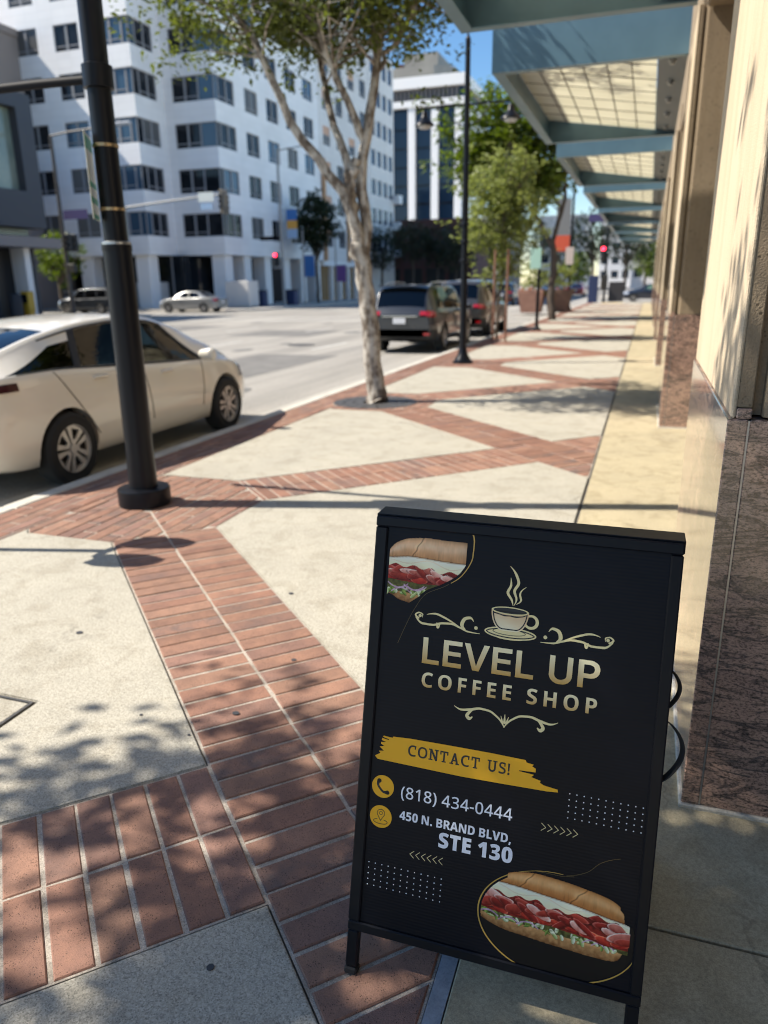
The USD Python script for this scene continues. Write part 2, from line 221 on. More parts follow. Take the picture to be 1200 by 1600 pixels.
M('pole_bronze', (0.085, 0.072, 0.062), 0.5); M('pole_grey', (0.30, 0.30, 0.29), 0.5); M('lamp_glass', (0.40, 0.40, 0.40), 0.25); M('signal_red', (0.8, 0.02, 0.03), 0.4, emit=((1.0, 0.02, 0.05), 7.0)); M('signal_off', (0.02, 0.02, 0.02), 0.3); M('signal_body', (0.03, 0.028, 0.025), 0.6); M('signal_tan', (0.14, 0.125, 0.10), 0.6)
M('yellow_paint', (0.62, 0.36, 0.03), 0.5); M('bin_dark', (0.03, 0.03, 0.035), 0.6); M('blue_box', (0.02, 0.035, 0.10), 0.5)

# print of the poster
def vcol(name, rough=0.42):
    n = {'a': ('attribute', {'attribute': 'col'}), 'p': ('principled_bsdf', {'roughness': rough, 'specular_ior_level': 0.25})}
    MATS[name] = usdkit.material(stage, '/World/Looks/'+name, n, [('a.color', 'p.base_color')], surface='p.BSDF')
vcol('print_photo')
def poster_mat():
    n = {'tc': ('texture_coordinate', {}), 'w': ('wave_texture', {'wave_type': 'bands', 'bands_direction': 'y', 'scale': 42.0, 'distortion': 0.6, 'detail': 1.0}), 'b': ('bump', {'strength': 0.10, 'distance': 0.0012}),
         'n': ('noise_texture', {'scale': 3.0, 'detail': 3.0}), 'r': ('rgb_ramp', {'ramp': [(0.3, (0.0042, 0.0048, 0.0080)), (0.7, (0.0062, 0.0070, 0.0120))]}), 'p': ('principled_bsdf', {'roughness': 0.42, 'specular_ior_level': 0.18})}
    MATS['poster_black'] = usdkit.material(stage, '/World/Looks/poster_black', n, [('tc.object', 'w.vector'), ('w.fac', 'b.height'), ('b.normal', 'p.normal'), ('tc.object', 'n.vector'), ('n.fac', 'r.fac'), ('r.color', 'p.base_color')], surface='p.BSDF')
poster_mat()
M('print_yellow', (0.94, 0.48, 0.018), 0.42, spec=.3); M('print_white', (0.90, 0.92, 0.97), 0.42, spec=.3); M('print_ink', (0.008, 0.008, 0.010), 0.42); M('print_gold', hexc('c9a24a'), 0.4); M('print_pale_gold', hexc('f2e4aa'), 0.4, spec=.3); M('print_dim_gold', hexc('6b5a33'), 0.4); M('print_plate', (0.010, 0.008, 0.007), 0.42, spec=0.25)

# ---------------------------------------------------------------- prims
USED = {}
def child_path(parent, name):
    k = (str(parent), name); i = USED.get(k, 0); USED[k] = i+1
    return f'{parent}/{name}' if i == 0 else f'{parent}/{name}_{i:03d}'
def tag(pr, label=None, cat=None, group=None, kind=None):
    pr = pr if isinstance(pr, Usd.Prim) else pr.GetPrim()
    for k, v in (('label', label), ('category', cat), ('group', group), ('kind', kind)):
        if v: pr.SetCustomDataByKey(k, v)
    return pr
def thing(name, label=None, cat=None, loc=(0, 0, 0), rz=0.0, group=None, kind=None, parent='/World'):
    x = UsdGeom.Xform.Define(stage, child_path(parent, name))
    if any(loc) or rz:
        x.AddTranslateOp().Set(Gf.Vec3d(*map(float, loc)))
        if rz: x.AddRotateZOp().Set(math.degrees(rz))
    return tag(x.GetPrim(), label, cat, group, kind)
def join(ms):
    ms = [m for m in (ms if isinstance(ms, (list, tuple)) else [ms]) if m is not None]
    out = []
    for m in ms:
        if hasattr(m, 'to_mesh'):
            q = m.to_mesh(); m = trimesh.Trimesh(q.vert_properties[:, :3], q.tri_verts, process=False)
        out.append(m)
    if len(out) == 1: return out[0]
    vs, fs, k = [], [], 0
    for m in out:
        vs.append(np.asarray(m.vertices)); fs.append(np.asarray(m.faces)+k); k += len(m.vertices)
    return trimesh.Trimesh(np.vstack(vs), np.vstack(fs), process=False)
def obj(name, ms, mat, parent='/World', smooth=False, col=None, label=None, cat=None, group=None, kind=None):
    pp = parent if isinstance(parent, str) else str(parent.GetPath())
    m = usdkit.mesh(stage, child_path(pp, name), join(ms), MATS[mat], smooth=smooth)
    if col is not None:
        UsdGeom.PrimvarsAPI(m).CreatePrimvar('col', Sdf.ValueTypeNames.Color3fArray, 'vertex').Set(Vt.Vec3fArray.FromNumpy(np.asarray(col, np.float32)))
    return tag(m.GetPrim(), label, cat, group, kind)
def copy(root, loc, rz=0.0, label=None, group=None):
    was = root.GetCustomData()
    r = thing(root.GetName().split('_0')[0], label or was.get('label'), was.get('category'), loc, rz, group or was.get('group'))
    r.GetReferences().AddInternalReference(root.GetPath()); r.SetInstanceable(True)
    return r

# ---------------------------------------------------------------- shapes
def bx(x0, x1, y0, y1, z0, z1, ch=0.0):
    if ch <= 0:
        m = trimesh.creation.box((x1-x0, y1-y0, z1-z0)); m.apply_translation(((x0+x1)/2, (y0+y1)/2, (z0+z1)/2)); return m
    h = np.array([x1-x0, y1-y0, z1-z0])/2; c = np.array([x0+x1, y0+y1, z0+z1])/2; ch = min(ch, h.min()*0.9)
    p = []
    for s in np.ndindex(2, 2, 2):
        s = np.array(s)*2-1
        for k in range(3):
            q = h.copy(); q[[j for j in range(3) if j != k]] -= ch; p.append(c+s*q)
    return trimesh.convex.convex_hull(np.array(p))
def tube(pts, rad, n=10, caps=True):
    pts = np.asarray(pts, float); rad = np.broadcast_to(np.asarray(rad, float), (len(pts),))
    t = np.gradient(pts, axis=0); t /= np.linalg.norm(t, axis=1, keepdims=True)+1e-12
    a = np.cross(t[0], [0, 0, 1.0] if abs(t[0][2]) < 0.9 else [1.0, 0, 0]); a /= np.linalg.norm(a)
    ang = np.arange(n)*2*np.pi/n; V = []
    for i in range(len(pts)):
        a = a - t[i]*(a@t[i]); a /= np.linalg.norm(a); b = np.cross(t[i], a)
        V.append(pts[i]+rad[i]*(np.cos(ang)[:, None]*a+np.sin(ang)[:, None]*b))
    V = np.vstack(V); i, j = np.meshgrid(np.arange(len(pts)-1), np.arange(n), indexing='ij')
    q = np.stack([i*n+j, i*n+(j+1) % n, (i+1)*n+(j+1) % n, (i+1)*n+j], -1).reshape(-1, 4)
    F = np.vstack([q[:, [0, 1, 2]], q[:, [0, 2, 3]]])
    if caps:
        V = np.vstack([V, pts[0], pts[-1]]); k = len(V)
        F = np.vstack([F, [[k-2, (j+1) % n, j] for j in range(n)], [[k-1, (len(pts)-1)*n+j, (len(pts)-1)*n+(j+1) % n] for j in range(n)]])
    return trimesh.Trimesh(V, F, process=False)
def lathe(prof, c=(0, 0, 0), n=28):
    """prof: (radius, z) from the bottom up; closed at both ends."""
    p = np.asarray(prof, float); p = np.vstack([[0, p[0, 1]], p, [0, p[-1, 1]]])
    ang = np.arange(n)*2*np.pi/n
    V = np.stack([p[:, None, 0]*np.cos(ang), p[:, None, 0]*np.sin(ang), np.repeat(p[:, 1:2], n, 1)], -1).reshape(-1, 3)+np.asarray(c, float)
    i, j = np.meshgrid(np.arange(len(p)-1), np.arange(n), indexing='ij')
    q = np.stack([i*n+j, i*n+(j+1) % n, (i+1)*n+(j+1) % n, (i+1)*n+j], -1).reshape(-1, 4)
    m = trimesh.Trimesh(V, np.vstack([q[:, [0, 1, 2]], q[:, [0, 2, 3]]]), process=True)
    m.update_faces(m.nondegenerate_faces()); return m
def ring(prof, n=36):
    """a closed loop of (radius, z) turned round the axis"""
    p = np.asarray(prof, float); k = len(p); ang = np.arange(n)*2*np.pi/n
    V = np.stack([p[:, None, 0]*np.cos(ang), p[:, None, 0]*np.sin(ang), np.repeat(p[:, 1:2], n, 1)], -1).reshape(-1, 3)
    i, j = np.meshgrid(np.arange(k), np.arange(n), indexing='ij')
    q = np.stack([i*n+j, i*n+(j+1) % n, (i+1) % k*n+(j+1) % n, (i+1) % k*n+j], -1).reshape(-1, 4)
    m = trimesh.Trimesh(V, np.vstack([q[:, [0, 1, 2]], q[:, [0, 2, 3]]]), process=False)
    if m.volume < 0: m.invert()
    return m
def polys(g):
    return [q for q in getattr(g, 'geoms', [g]) if q.geom_type == 'Polygon' and q.area > 1e-9]
def extr(g, h, z=0.0):
    out = []
    for q in polys(g):
        m = trimesh.creation.extrude_polygon(q, h, engine='earcut'); m.apply_translation((0, 0, z)); out.append(m)
    return out
def rot(m, axis, ang, at=(0, 0, 0)):
    m = m.copy(); m.apply_transform(trimesh.transformations.rotation_matrix(ang, axis, at)); return m
def move(m, d): m = m.copy(); m.apply_translation(d); return m
def xf(m, o, ex, ey, ez):
    """local coordinates to the frame (o; ex, ey, ez)."""
    T = np.eye(4); T[:3, 0], T[:3, 1], T[:3, 2], T[:3, 3] = ex, ey, ez, o
    m = m.copy(); m.apply_transform(T); return m
def man(m):
    m = trimesh.Trimesh(m.vertices, m.faces, process=True); m.merge_vertices()
    return m3.Manifold(m3.Mesh(np.asarray(m.vertices, np.float32), np.asarray(m.faces, np.uint32)))

# ================================================================ ground, road, kerb, paving
rng = np.random.default_rng(7)
obj('road', bx(-420, 420, -160, 700, -0.60, -0.13), 'asphalt', kind='structure', label='sunlit grey asphalt road and crossing')
X0, X1, YA, YB = -4.33, -0.345, -5.0, 60.5            # paved walk between kerb and building strip
kerb = thing('kerb', 'pale concrete kerb along the parked cars', kind='structure')
for i, y in enumerate(np.arange(-5, 60, 3.05)):
    if y < 45: obj('kerb_stone', bx(-4.48, -4.334, y, y+3.044, -0.4, 0.001, 0.012), 'kerb_concrete', kerb)
obj('kerb_return', bx(-4.48, 0.6, 60.52, 60.67, -0.4, 0.001, 0.012), 'kerb_concrete', kerb)
obj('kerb_stone', bx(-4.48, -4.334, 46.86, 60.5, -0.4, 0.001, 0.012), 'kerb_concrete', kerb)

def brick(poly, zt, ch=0.0035, hgt=0.03):
    c = np.array(poly.exterior.coords)[:-1]
    if not poly.exterior.is_ccw: c = c[::-1]
    n = len(c); q = poly.buffer(-ch, join_style=2)
    inner = None
    if q.geom_type == 'Polygon' and len(q.exterior.coords)-1 == n:
        d = np.array(q.exterior.coords)[:-1]; d = d if q.exterior.is_ccw else d[::-1]
        inner = d[[int(np.argmin(((d-p)**2).sum(1))) for p in c]]
    if inner is None: inner = c+(c.mean(0)-c)*0.03
    V = np.vstack([np.c_[c, np.full(n, zt-hgt)], np.c_[c, np.full(n, zt-ch)], np.c_[inner, np.full(n, zt)]])
    F = []
    for i in range(n):
        j = (i+1) % n
        for k in (0, n): F += [[k+i, k+j, k+n+j], [k+i, k+n+j, k+n+i]]
    F += [[2*n, 2*n+i, 2*n+i+1] for i in range(1, n-1)]
    return trimesh.Trimesh(V, np.array(F), process=False)
def fill(region, o, ex, pl, pw, gap, jit=0.0017, off=0.0):
    """bricks of pitch pl (long, along ex) by pw that fill a region."""
    ex = np.array(ex, float); ex /= np.linalg.norm(ex); ey = np.array([-ex[1], ex[0]]); o = np.array(o, float)
    c = np.array(shapely.get_coordinates(region)) - o; u, v = c@ex, c@ey; out = []
    prep = shapely.prepared.prep(region) if hasattr(shapely, 'prepared') else None
    for j in range(int(math.floor(v.min()/pw)), int(math.ceil(v.max()/pw))):
        s = (j % 2)*off
        for i in range(int(math.floor(u.min()/pl))-1, int(math.ceil(u.max()/pl))+1):
            a0, a1, b0, b1 = i*pl+s+gap/2, (i+1)*pl+s-gap/2, j*pw+gap/2, (j+1)*pw-gap/2
            t = rng.normal(0, jit, 8).reshape(4, 2)
            p = Polygon([o+ex*(a+t[k, 0])+ey*(b+t[k, 1]) for k, (a, b) in enumerate(((a0, b0), (a1, b0), (a1, b1), (a0, b1)))])
            if not p.intersects(region): continue
            p = p.intersection(region)
            for q in polys(p):
                q = q.simplify(0.002)
                if q.geom_type == 'Polygon' and q.area > 0.0012: out.append(q)
    return out
R2 = math.sqrt(2)
PER, A_0, B_0 = 5.30, 1.05, 2.68
walk = box(X0, YA, X1, YB)
def bandA(k): return Polygon([(x, A_0+PER*k-x+d) for x, d in ((-9, -.48), (6, -.48), (6, .48), (-9, .48))])
def bandB(k): return Polygon([(x, B_0+PER*k+x+d) for x, d in ((-9, -.47), (6, -.47), (6, .47), (-9, .47))])
HX = -3.465
def hub_c(k): return (HX, A_0+PER*k-HX)
def hub(k):
    c = hub_c(k); return Polygon([(c[0]+0.88*math.cos(a), c[1]+0.88*math.sin(a)) for a in np.radians(22.5+45*np.arange(8))])
NB = 11
edge_band = box(X0, YA, -3.87, YB)
hubs = unary_union([hub(k) for k in range(-2, NB)]).difference(edge_band)
right_of = box(HX, YA, X1, YB)
A = {k: bandA(k).intersection(right_of).difference(hubs).difference(edge_band) for k in range(-1, NB)}
allA = unary_union(list(A.values()))
B = {k: bandB(k).intersection(right_of).difference(hubs).difference(edge_band).difference(allA) for k in range(-1, NB)}
grate_hole = Point(-3.46, 9.72).buffer(0.58, 20)
LIMIT = 13.5
def paving(region, fills, note):
    region = region.intersection(walk).difference(grate_hole)
    if region.is_empty or region.area < 0.01: return
    t = thing('brick_paving', note, kind='structure')
    obj('mortar', extr(region, 0.05, -0.0545), 'mortar', t)
    far, n = [], 0
    for reg, o, ex, kw in fills:
        reg = reg.intersection(region)
        if reg.is_empty: continue
        for q in fill(reg.buffer(-0.007), o, ex, **kw):
            m = brick(q, rng.normal(0.0, 0.0014))
            if q.centroid.y < LIMIT and n < 300:
                w = rng.choice(6, p=(0.30, 0.24, 0.20, 0.12, 0.08, 0.06)); n += 1
                obj('brick', m, BRICKS[w][0], t)
            else: far.append(m)
    if far:
        tag(obj('far_bricks', far, 'brick_rust', t), kind='stuff')
PITCH = dict(pl=0.3395, pw=0.1065, gap=0.0120)
for k in range(-1, NB):
    c = np.array(hub_c(k)); a0 = np.array([0.0, A_0+PER*k])
    paving(A[k], [(A[k], a0, (1, 1), PITCH)], 'diagonal band of red paving bricks')
    b0 = np.array([0.0, B_0+PER*k])
    paving(B[k], [(B[k], b0, (1, -1), PITCH)], 'diagonal band of red paving bricks')
    h = hub(k).difference(edge_band); secs = []
    for q in range(4):
        a = math.radians(90*q)
        d = np.array([math.cos(a), math.sin(a)]); e = np.array([-d[1], d[0]])
        tri = Polygon([c, c+2*(d+e), c+2*(d-e)])
        secs.append((h.intersection(tri), c, d if q % 2 else e, dict(pl=0.3395, pw=0.1065, gap=0.0120, off=0.17)))
    paving(h, secs, 'brick fan round the kerbside pole')
for y in np.arange(YA, YB, 8.0):
    r = edge_band.intersection(box(X0, y, 0, y+8))
    paving(r, [(r, (X0, y), (0, 1), dict(pl=0.3395, pw=0.1065, gap=0.0120, off=0.17))], 'brick band along the kerb')
sidewalk = thing('sidewalk', 'pale exposed aggregate concrete panels of the walk', kind='structure')
obj('paving_bed', bx(X0-0.003, X1+0.02, YA, YB, -0.5, -0.06), 'joint_dark', sidewalk)
slabs = walk.difference(unary_union([edge_band, hubs, allA]+list(B.values())+[grate_hole]))
cover = box(-2.80, 1.40, -2.165, 2.0)
slabs = slabs.difference(cover.buffer(0.006, join_style=2))
for q in polys(slabs.buffer(-0.0045, join_style=2)):
    if q.area > 0.02:
        top = q.buffer(-0.004, join_style=2)
        ms = extr(q, 0.055, -0.06)+extr(top, 0.0052, -0.0052) if top.geom_type == 'Polygon' else extr(q, 0.06, -0.06)
        obj('concrete_slab', ms, 'concrete', sidewalk)
for (x, y, r) in ((-0.86, 1.17, 0.0085), (-2.42, 2.56, 0.014), (-1.66, 3.28, 0.012), (-1.33, 2.62, 0.010), (-1.36, 2.17, 0.012), (-1.70, 2.05, 0.006), (-1.45, 1.99, 0.005)):
    p = Polygon([(x+r*(1+rng.uniform(-.10, .10))*math.cos(t)*1.15, y+r*(1+rng.uniform(-.10, .10))*math.sin(t)) for t in np.linspace(0, 6.28, 12)[:-1]])
    obj('gum_spot', extr(p, 0.0025, 0.0012), 'gum', sidewalk)
t = thing('utility_cover', 'steel rimmed utility vault cover set flush in the pale slab at the left edge', 'utility cover', (-2.48, 1.7, 0))
obj('rim', [bx(-.32, .315, .2905, .30, -.05, .002), bx(-.32, .315, -.30, -.2905, -.05, .002), bx(.3055, .315, -.29, .29, -.05, .002), bx(-.32, -.3105, -.29, .29, -.05, .002)], 'cast_iron', t)
obj('lid', bx(-.307, .302, -.287, .287, -.05, 0.0, .003), 'concrete', t)
strip = thing('building_strip', 'yellowish concrete strip along the foot of the building', kind='structure')
obj('seal', bx(-0.343, -0.303, YA, 2.42, -0.05, -0.002), 'seal_grey', strip)
obj('seal', bx(-0.343, -0.331, 2.425, YB, -0.05, -0.004), 'joint_dark', strip)
ys = [-5.0]+list(np.arange(-2.78, 60, 2.2))+[YB]
for a, b in zip(ys[:-1], ys[1:]):
    x0 = -0.300 if b < 2.5 else -0.329
    obj('strip_panel', bx(x0, 1.6, a+0.004, b-0.004, -0.08, 0.0, 0.004), 'strip_concrete', strip)
obj('strip_joint', bx(-0.33, 1.6, YA, YB, -0.2, -0.012), 'joint_dark', strip)

# far pavements and markings
fp = thing('far_pavement', 'sunlit pavement round the white office corner', kind='structure')
obj('corner_pavement', extr(Polygon([(-90, 48.0), (-28.3, 48.0), (-26.6, 48.6), (-26.0, 50.0), (-26.0, 130), (-90, 130)]), 0.13, -0.129), 'far_pavement', fp)
obj('near_corner_pavement', extr(Polygon([(-90, -40), (-27.5, -40), (-27.5, 38.4), (-28.6, 39.6), (-90, 39.6)]), 0.13, -0.129), 'far_pavement', fp)
obj('next_block_pavement', extr(Polygon([(-4.6, 78.5), (30, 78.5), (30, 260), (-4.6, 260)]), 0.13, -0.129), 'far_pavement', fp)
obj('opposite_block_pavement', extr(Polygon([(-90, 140), (-26, 140), (-26, 260), (-90, 260)]), 0.13, -0.129), 'far_pavement', fp)
gu = thing('gutter', 'concrete gutter pan along the kerb', kind='structure')
for y in np.arange(-5, 60, 6.1): obj('gutter_pan', bx(-4.95, -4.482, y, min(y+6.09, 60.5), -.2, -.124), 'gutter_pan', gu)
wear = thing('road_repairs', 'darker repair patches and oil stains on the road', kind='structure')
for x0, x1, y0, y1 in ((-9.4, -7.2, 12.5, 17.5), (-14.2, -11.0, 24.0, 27.2), (-20.5, -17.6, 16.5, 30.0), (-7.9, -6.4, 27.0, 33.0)): obj('repair_patch', bx(x0, x1, y0, y1, -.14, -.1265), 'asphalt_patch', wear)
for i in range(26):
    x, y, r = rng.choice((-6.2, -10.3, -13.9, -17.6))+rng.normal(0, .25), rng.uniform(8, 38), rng.uniform(.08, .30)
    obj('oil_stain', extr(Polygon([(x+r*(1+rng.uniform(-.2, .2))*math.cos(t), y+2.2*r*(1+rng.uniform(-.2, .2))*math.sin(t)) for t in np.linspace(0, 6.28, 12)[:-1]]), .003, -.1265), 'oil_stain', wear)
t = thing('manhole_cover', 'round iron cover in the near lane behind the tree trunk', 'manhole cover', (-9.6, 20.5, -.13)); obj('rim', ring([(.36, 0), (.40, 0), (.40, .012), (.36, .012)]), 'cast_iron', t); obj('lid', lathe([(.355, 0), (.355, .008)], n=32), 'cast_iron', t)
mk = thing('road_marking', 'worn pale lane and crosswalk paint on the road', kind='structure')
for x in (-8.6, -12.2, -15.6, -19.4):
    for y in np.arange(4, 33, 7.5):
        obj('lane_dash', bx(x-.06, x+.06, y, y+2.6, -.14, -.126), 'road_paint', mk)
for y in (35.0, 38.2): obj('crosswalk_line', bx(-27, -5.1, y, y+.35, -.14, -.126), 'road_paint', mk)
for x in (-27.5, -30.5): obj('crosswalk_line', bx(x, x+.35, 40.4, 47.4, -.14, -.126), 'road_paint', mk)
for y in (62.0, 65.0, 75.2, 77.6): obj('crosswalk_line', bx(-26, 3, y, y+.35, -.14, -.126), 'road_paint', mk)
obj('tactile_pad', bx(-3.3, -1.7, 58.9, 60.1, -.01, .006), 'yellow_pad', sidewalk)

# ================================================================ stone building on the right
sb = thing('stone_building', 'beige stone and granite fronted building with pillars along the walk', 'building', (0.224, 2.13, 0))
def pillar(y0, near=False):
    L = 1.66
    def y(v): return v if isinstance(v, float) else v
    def B_(x0, x1, a0, a1, z0, z1, ch=0.0): return bx(x0, x1, y0+a0, y0+a1, z0, z1, ch)
    core = Polygon([(.058, .052), (.083, .052), (.083, .030), (.086, .018), (.094, .010), (.106, .006), (.95, .006), (.95, L-.006), (.106, L-.006), (.086, L-.018), (.083, L-.05), (.058, L-.05)])
    m = obj('pillar', [move(q, (0, y0, 0)) for q in extr(core, 2.85, 1.214)], 'pitted_stone', sb)
    obj('stone_face', B_(.008, .020, .014, L-.014, 1.2095, 4.06, .004), 'smooth_stone', m)
    obj('stone_return', B_(.0205, .0575, .016, L-.016, 1.238, 4.06, .003), 'pitted_stone', m)
    obj('granite_panel', B_(0, .050, 0, L, .012, 1.208, .003), 'granite', m)
    obj('granite_panel', B_(.0545, .95, .002, L-.002, .012, 1.208, .003), 'granite', m)
    obj('granite_cap', B_(.0205, .0575, .005, L-.005, 1.2095, 1.2365, .003), 'granite', m)
    obj('panel_joint', B_(.0495, .055, .004, L-.004, .012, 1.205), 'steel', m)
    obj('base_sealant', B_(-.006, .955, -.008, L+.008, -.01, .0125, .004), 'kerb_concrete', m)
for k in range(9):
    pillar(6.56*k)
for k in range(-1, 9):
    a, b = 6.56*k+1.66, 6.56*(k+1)
    obj('lintel', bx(.075, .95, a+.003 if k >= 0 else -7, b-.003, 4.02, 4.80, .02), 'pitted_stone', sb)
    w = obj('shop_window', [bx(.80, .86, a+i*(b-a)/4-.03, a+i*(b-a)/4+.03, .5, 4.0) for i in range(5)]+[bx(.798, .862, a, b, .44, .502), bx(.798, .862, a, b, 2.6, 2.66)], 'window_frame', sb)
    obj('pane', bx(.825, .835, a, b, .5, 4.0), 'building_glass', w)
    obj('stall_riser', bx(.78, .95, a, b, 0.0, .44), 'granite', w)
obj('upper_wall', bx(.12, 6, -8, 58.5, 4.80, 13.0), 'pitted_stone', sb)
obj('back_wall', bx(.96, 6, -8, 58.5, 0.0, 4.79), 'dark_opening', sb)

# canopies
def canopy():
    t = thing('canopy', 'nearest blue steel canopy overhanging the walk at the top of the picture', 'canopy', (0.2, 3.12, 3.9), group='blue steel canopies over the walk')
    L, W, H = 5.05, 2.15, 0.74
    obj('near_fascia', [bx(-W, 0, 0, .03, 0, H), bx(-W, 0, .03, .12, 0, .014)], 'canopy_paint', t)
    obj('far_fascia', [bx(-W, 0, L-.03, L, 0, H), bx(-W+.13, 0, L-.12, L-.03, 0, .014)], 'canopy_paint', t)
    obj('outer_beam', [bx(-W+.001, -W+.035, .031, L-.031, .001, H-.002), bx(-W+.035, -W+.13, .121, L-.031, .001, .015)], 'canopy_paint', t)
    zo, zi = .38, .06
    def sheet(x0, x1, y0, y1, th, dz=0.0):
        zz = lambda x: zi+(zo-zi)*(-x/(W-.04))+dz
        m = bx(x0, x1, y0, y1, 0, th); v = m.vertices.copy(); v[:, 2] += zz(v[:, 0]); return trimesh.Trimesh(v, m.faces, process=False)
    n = 6; xs = np.linspace(-W+.04, -.32, n+1)
    for i in range(n):
        obj('translucent_panel', sheet(xs[i]+.006, xs[i+1]-.006, .035, L-.035, .008), 'canopy_sheet', t)
    for i in range(1, n):
        obj('glazing_bar', sheet(xs[i]-.007, xs[i]+.007, .035, L-.035, .014, -.012), 'pole_bronze', t)
    for i, yy in enumerate(np.linspace(.035, L-.035, 8)[1:-1]):
        obj('cross_bar', sheet(xs[0], xs[-1], yy-.004, yy+.004, .008, -.022), 'bark_dark', t)
    obj('wall_channel', sheet(-.32, -.002, .035, L-.035, .03, -.005), 'channel_grey', t)
    for yy in np.linspace(.5, L-.5, 5): obj('bolt', rot(lathe([(.045, -.03), (.045, 0), (.028, .001), (.028, .03)], n=12), (1, 0, 0), math.pi, (0, 0, 0)).apply_translation((-.16, yy, .055)), 'steel', t)
    return t
cp0 = canopy()
CL = ['second blue steel canopy, seen from below with its whole pale gridded panel', 'third blue steel canopy, smaller, beyond the one with the large gridded panel', 'fourth blue steel canopy along the walk, above the distant tree tops',
      'fifth blue steel canopy counted from the near end of the walk', 'sixth blue steel canopy, a thin blue bar far along the building', 'seventh blue steel canopy, second last at the far end', 'last and farthest blue steel canopy at the end of the building']
for k in range(1, 8): copy(cp0, (0.2, 3.12+6.6*k, 3.9), label=CL[k-1])

# ================================================================ the A-frame sign
SG = {'o': np.array([-0.5505, 1.2621, 0.0]), 'w': 0.6567, 'H': 0.9810, 'l': 0.108}
def sign_frame(yaw=0.01319, lean=0.25129, rl=-0.0085):
    ex = np.array([math.cos(yaw), math.sin(yaw), 0]); n = np.array([-math.sin(yaw), math.cos(yaw), 0])
    up = math.cos(lean)*np.array([0, 0, 1])+math.sin(lean)*n
    e2 = math.cos(rl)*ex+math.sin(rl)*up; u2 = -math.sin(rl)*ex+math.cos(rl)*up
    return e2, u2, np.cross(e2, u2)
EX, UP, OUT = sign_frame()
sign = thing('sidewalk_sign', 'black folding A-frame sign for a coffee shop standing on the bricks', 'sign', SG['o'])
O = UP*SG['l']                                     # panel's lower left corner in the thing's own frame
def S(m): return [xf(q, O, EX, UP, OUT) for q in (m if isinstance(m, list) else [m])]
W_, H_ = SG['w'], SG['H']
ff = obj('front_frame', S([bx(0, .028, .024, H_-.024, -.022, .007, .003), bx(W_-.024, W_, .024, H_-.024, -.022, .007, .003), bx(.0, W_, .0, .0235, -.022, .0068, .003), bx(.0, W_, H_-.0235, H_, -.022, .0085, .003)]), 'sign_metal', sign)
for a in (.0005, W_-.0285): 
    lg = obj('leg', S([bx(a, a+.027, -.09, -.001, -.020, .005, .003)]), 'sign_metal', sign)
    obj('rubber_foot', S([bx(a-.002, a+.029, -.108, -.0905, -.023, .008, .004)]), 'rubber', lg)
# top cap and rear frame
top = O+UP*H_
cap = [xf(bx(-.002, W_+.002, 0.002, .062, -.024, .004, .0015), top, EX, np.cross([0, 0, 1.0], EX)*1.0, np.array([0, 0, 1.0]))]
obj('top_cap', cap, 'sign_metal', sign)
RB = top+np.array([0, .060, 0.0]); ru = np.array([0, -math.sin(.27), math.cos(.27)]); RO = np.cross(EX, ru)
Lr = RB[2]/math.cos(.27)
def Rr(m): return [xf(q, RB-ru*Lr, EX, ru, np.cross(EX, ru)) for q in m]
obj('rear_frame', Rr([bx(0, .028, .02, Lr-.02, -.005, .02, .003), bx(W_-.028, W_, .02, Lr-.02, -.005, .02, .003), bx(.028, W_-.028, .108, .132, -.005, .02, .003), bx(0.028, W_-.028, Lr-.045, Lr-.02, -.005, .02, .003)]), 'sign_metal', sign)
for a in (-.001, W_-.028): obj('rubber_foot', Rr([bx(a, a+.03, 0, .0195, -.008, .023, .003)]), 'rubber', sign)
obj('rear_panel', Rr([bx(.026, W_-.026, .131, Lr-.043, .004, .008)]), 'poster_black', sign)
def strap(b0, b1, bulge, c0, sag, wd=.020):
    t = np.linspace(0, 1, 22)
    a = W_-.003+bulge*np.sin(np.pi*t)**0.75*(1-.25*t); b = b1+(b0-b1)*t-sag*np.sin(np.pi*t)
    P = np.stack([a, b, np.full_like(t, c0)], 1); T = np.gradient(P, axis=0); T /= np.linalg.norm(T, axis=1, keepdims=True)
    tw = np.stack([np.zeros_like(t)+.28, np.zeros_like(t)+.1, np.ones_like(t)], 1); tw -= T*(tw*T).sum(1, keepdims=True); tw /= np.linalg.norm(tw, axis=1, keepdims=True)
    N = np.cross(T, tw); V = np.vstack([P+s*tw*wd/2+r*N*.0012 for s, r in ((-1, -1), (1, -1), (1, 1), (-1, 1))]); n = len(t); F = []
    for k in range(4):
        for i in range(n-1):
            p, q = k*n+i, ((k+1) % 4)*n+i; F += [[p, p+1, q+1], [p, q+1, q]]
    return trimesh.Trimesh(V, np.array(F), process=False)
obj('strap_handle', S([strap(.634, .714, .025, -.030, .0, .019)]), 'rubber', sign, smooth=40)
obj('strap_handle', S([strap(.486, .612, .042, -.010, .0, .022)]), 'rubber', sign, smooth=40)

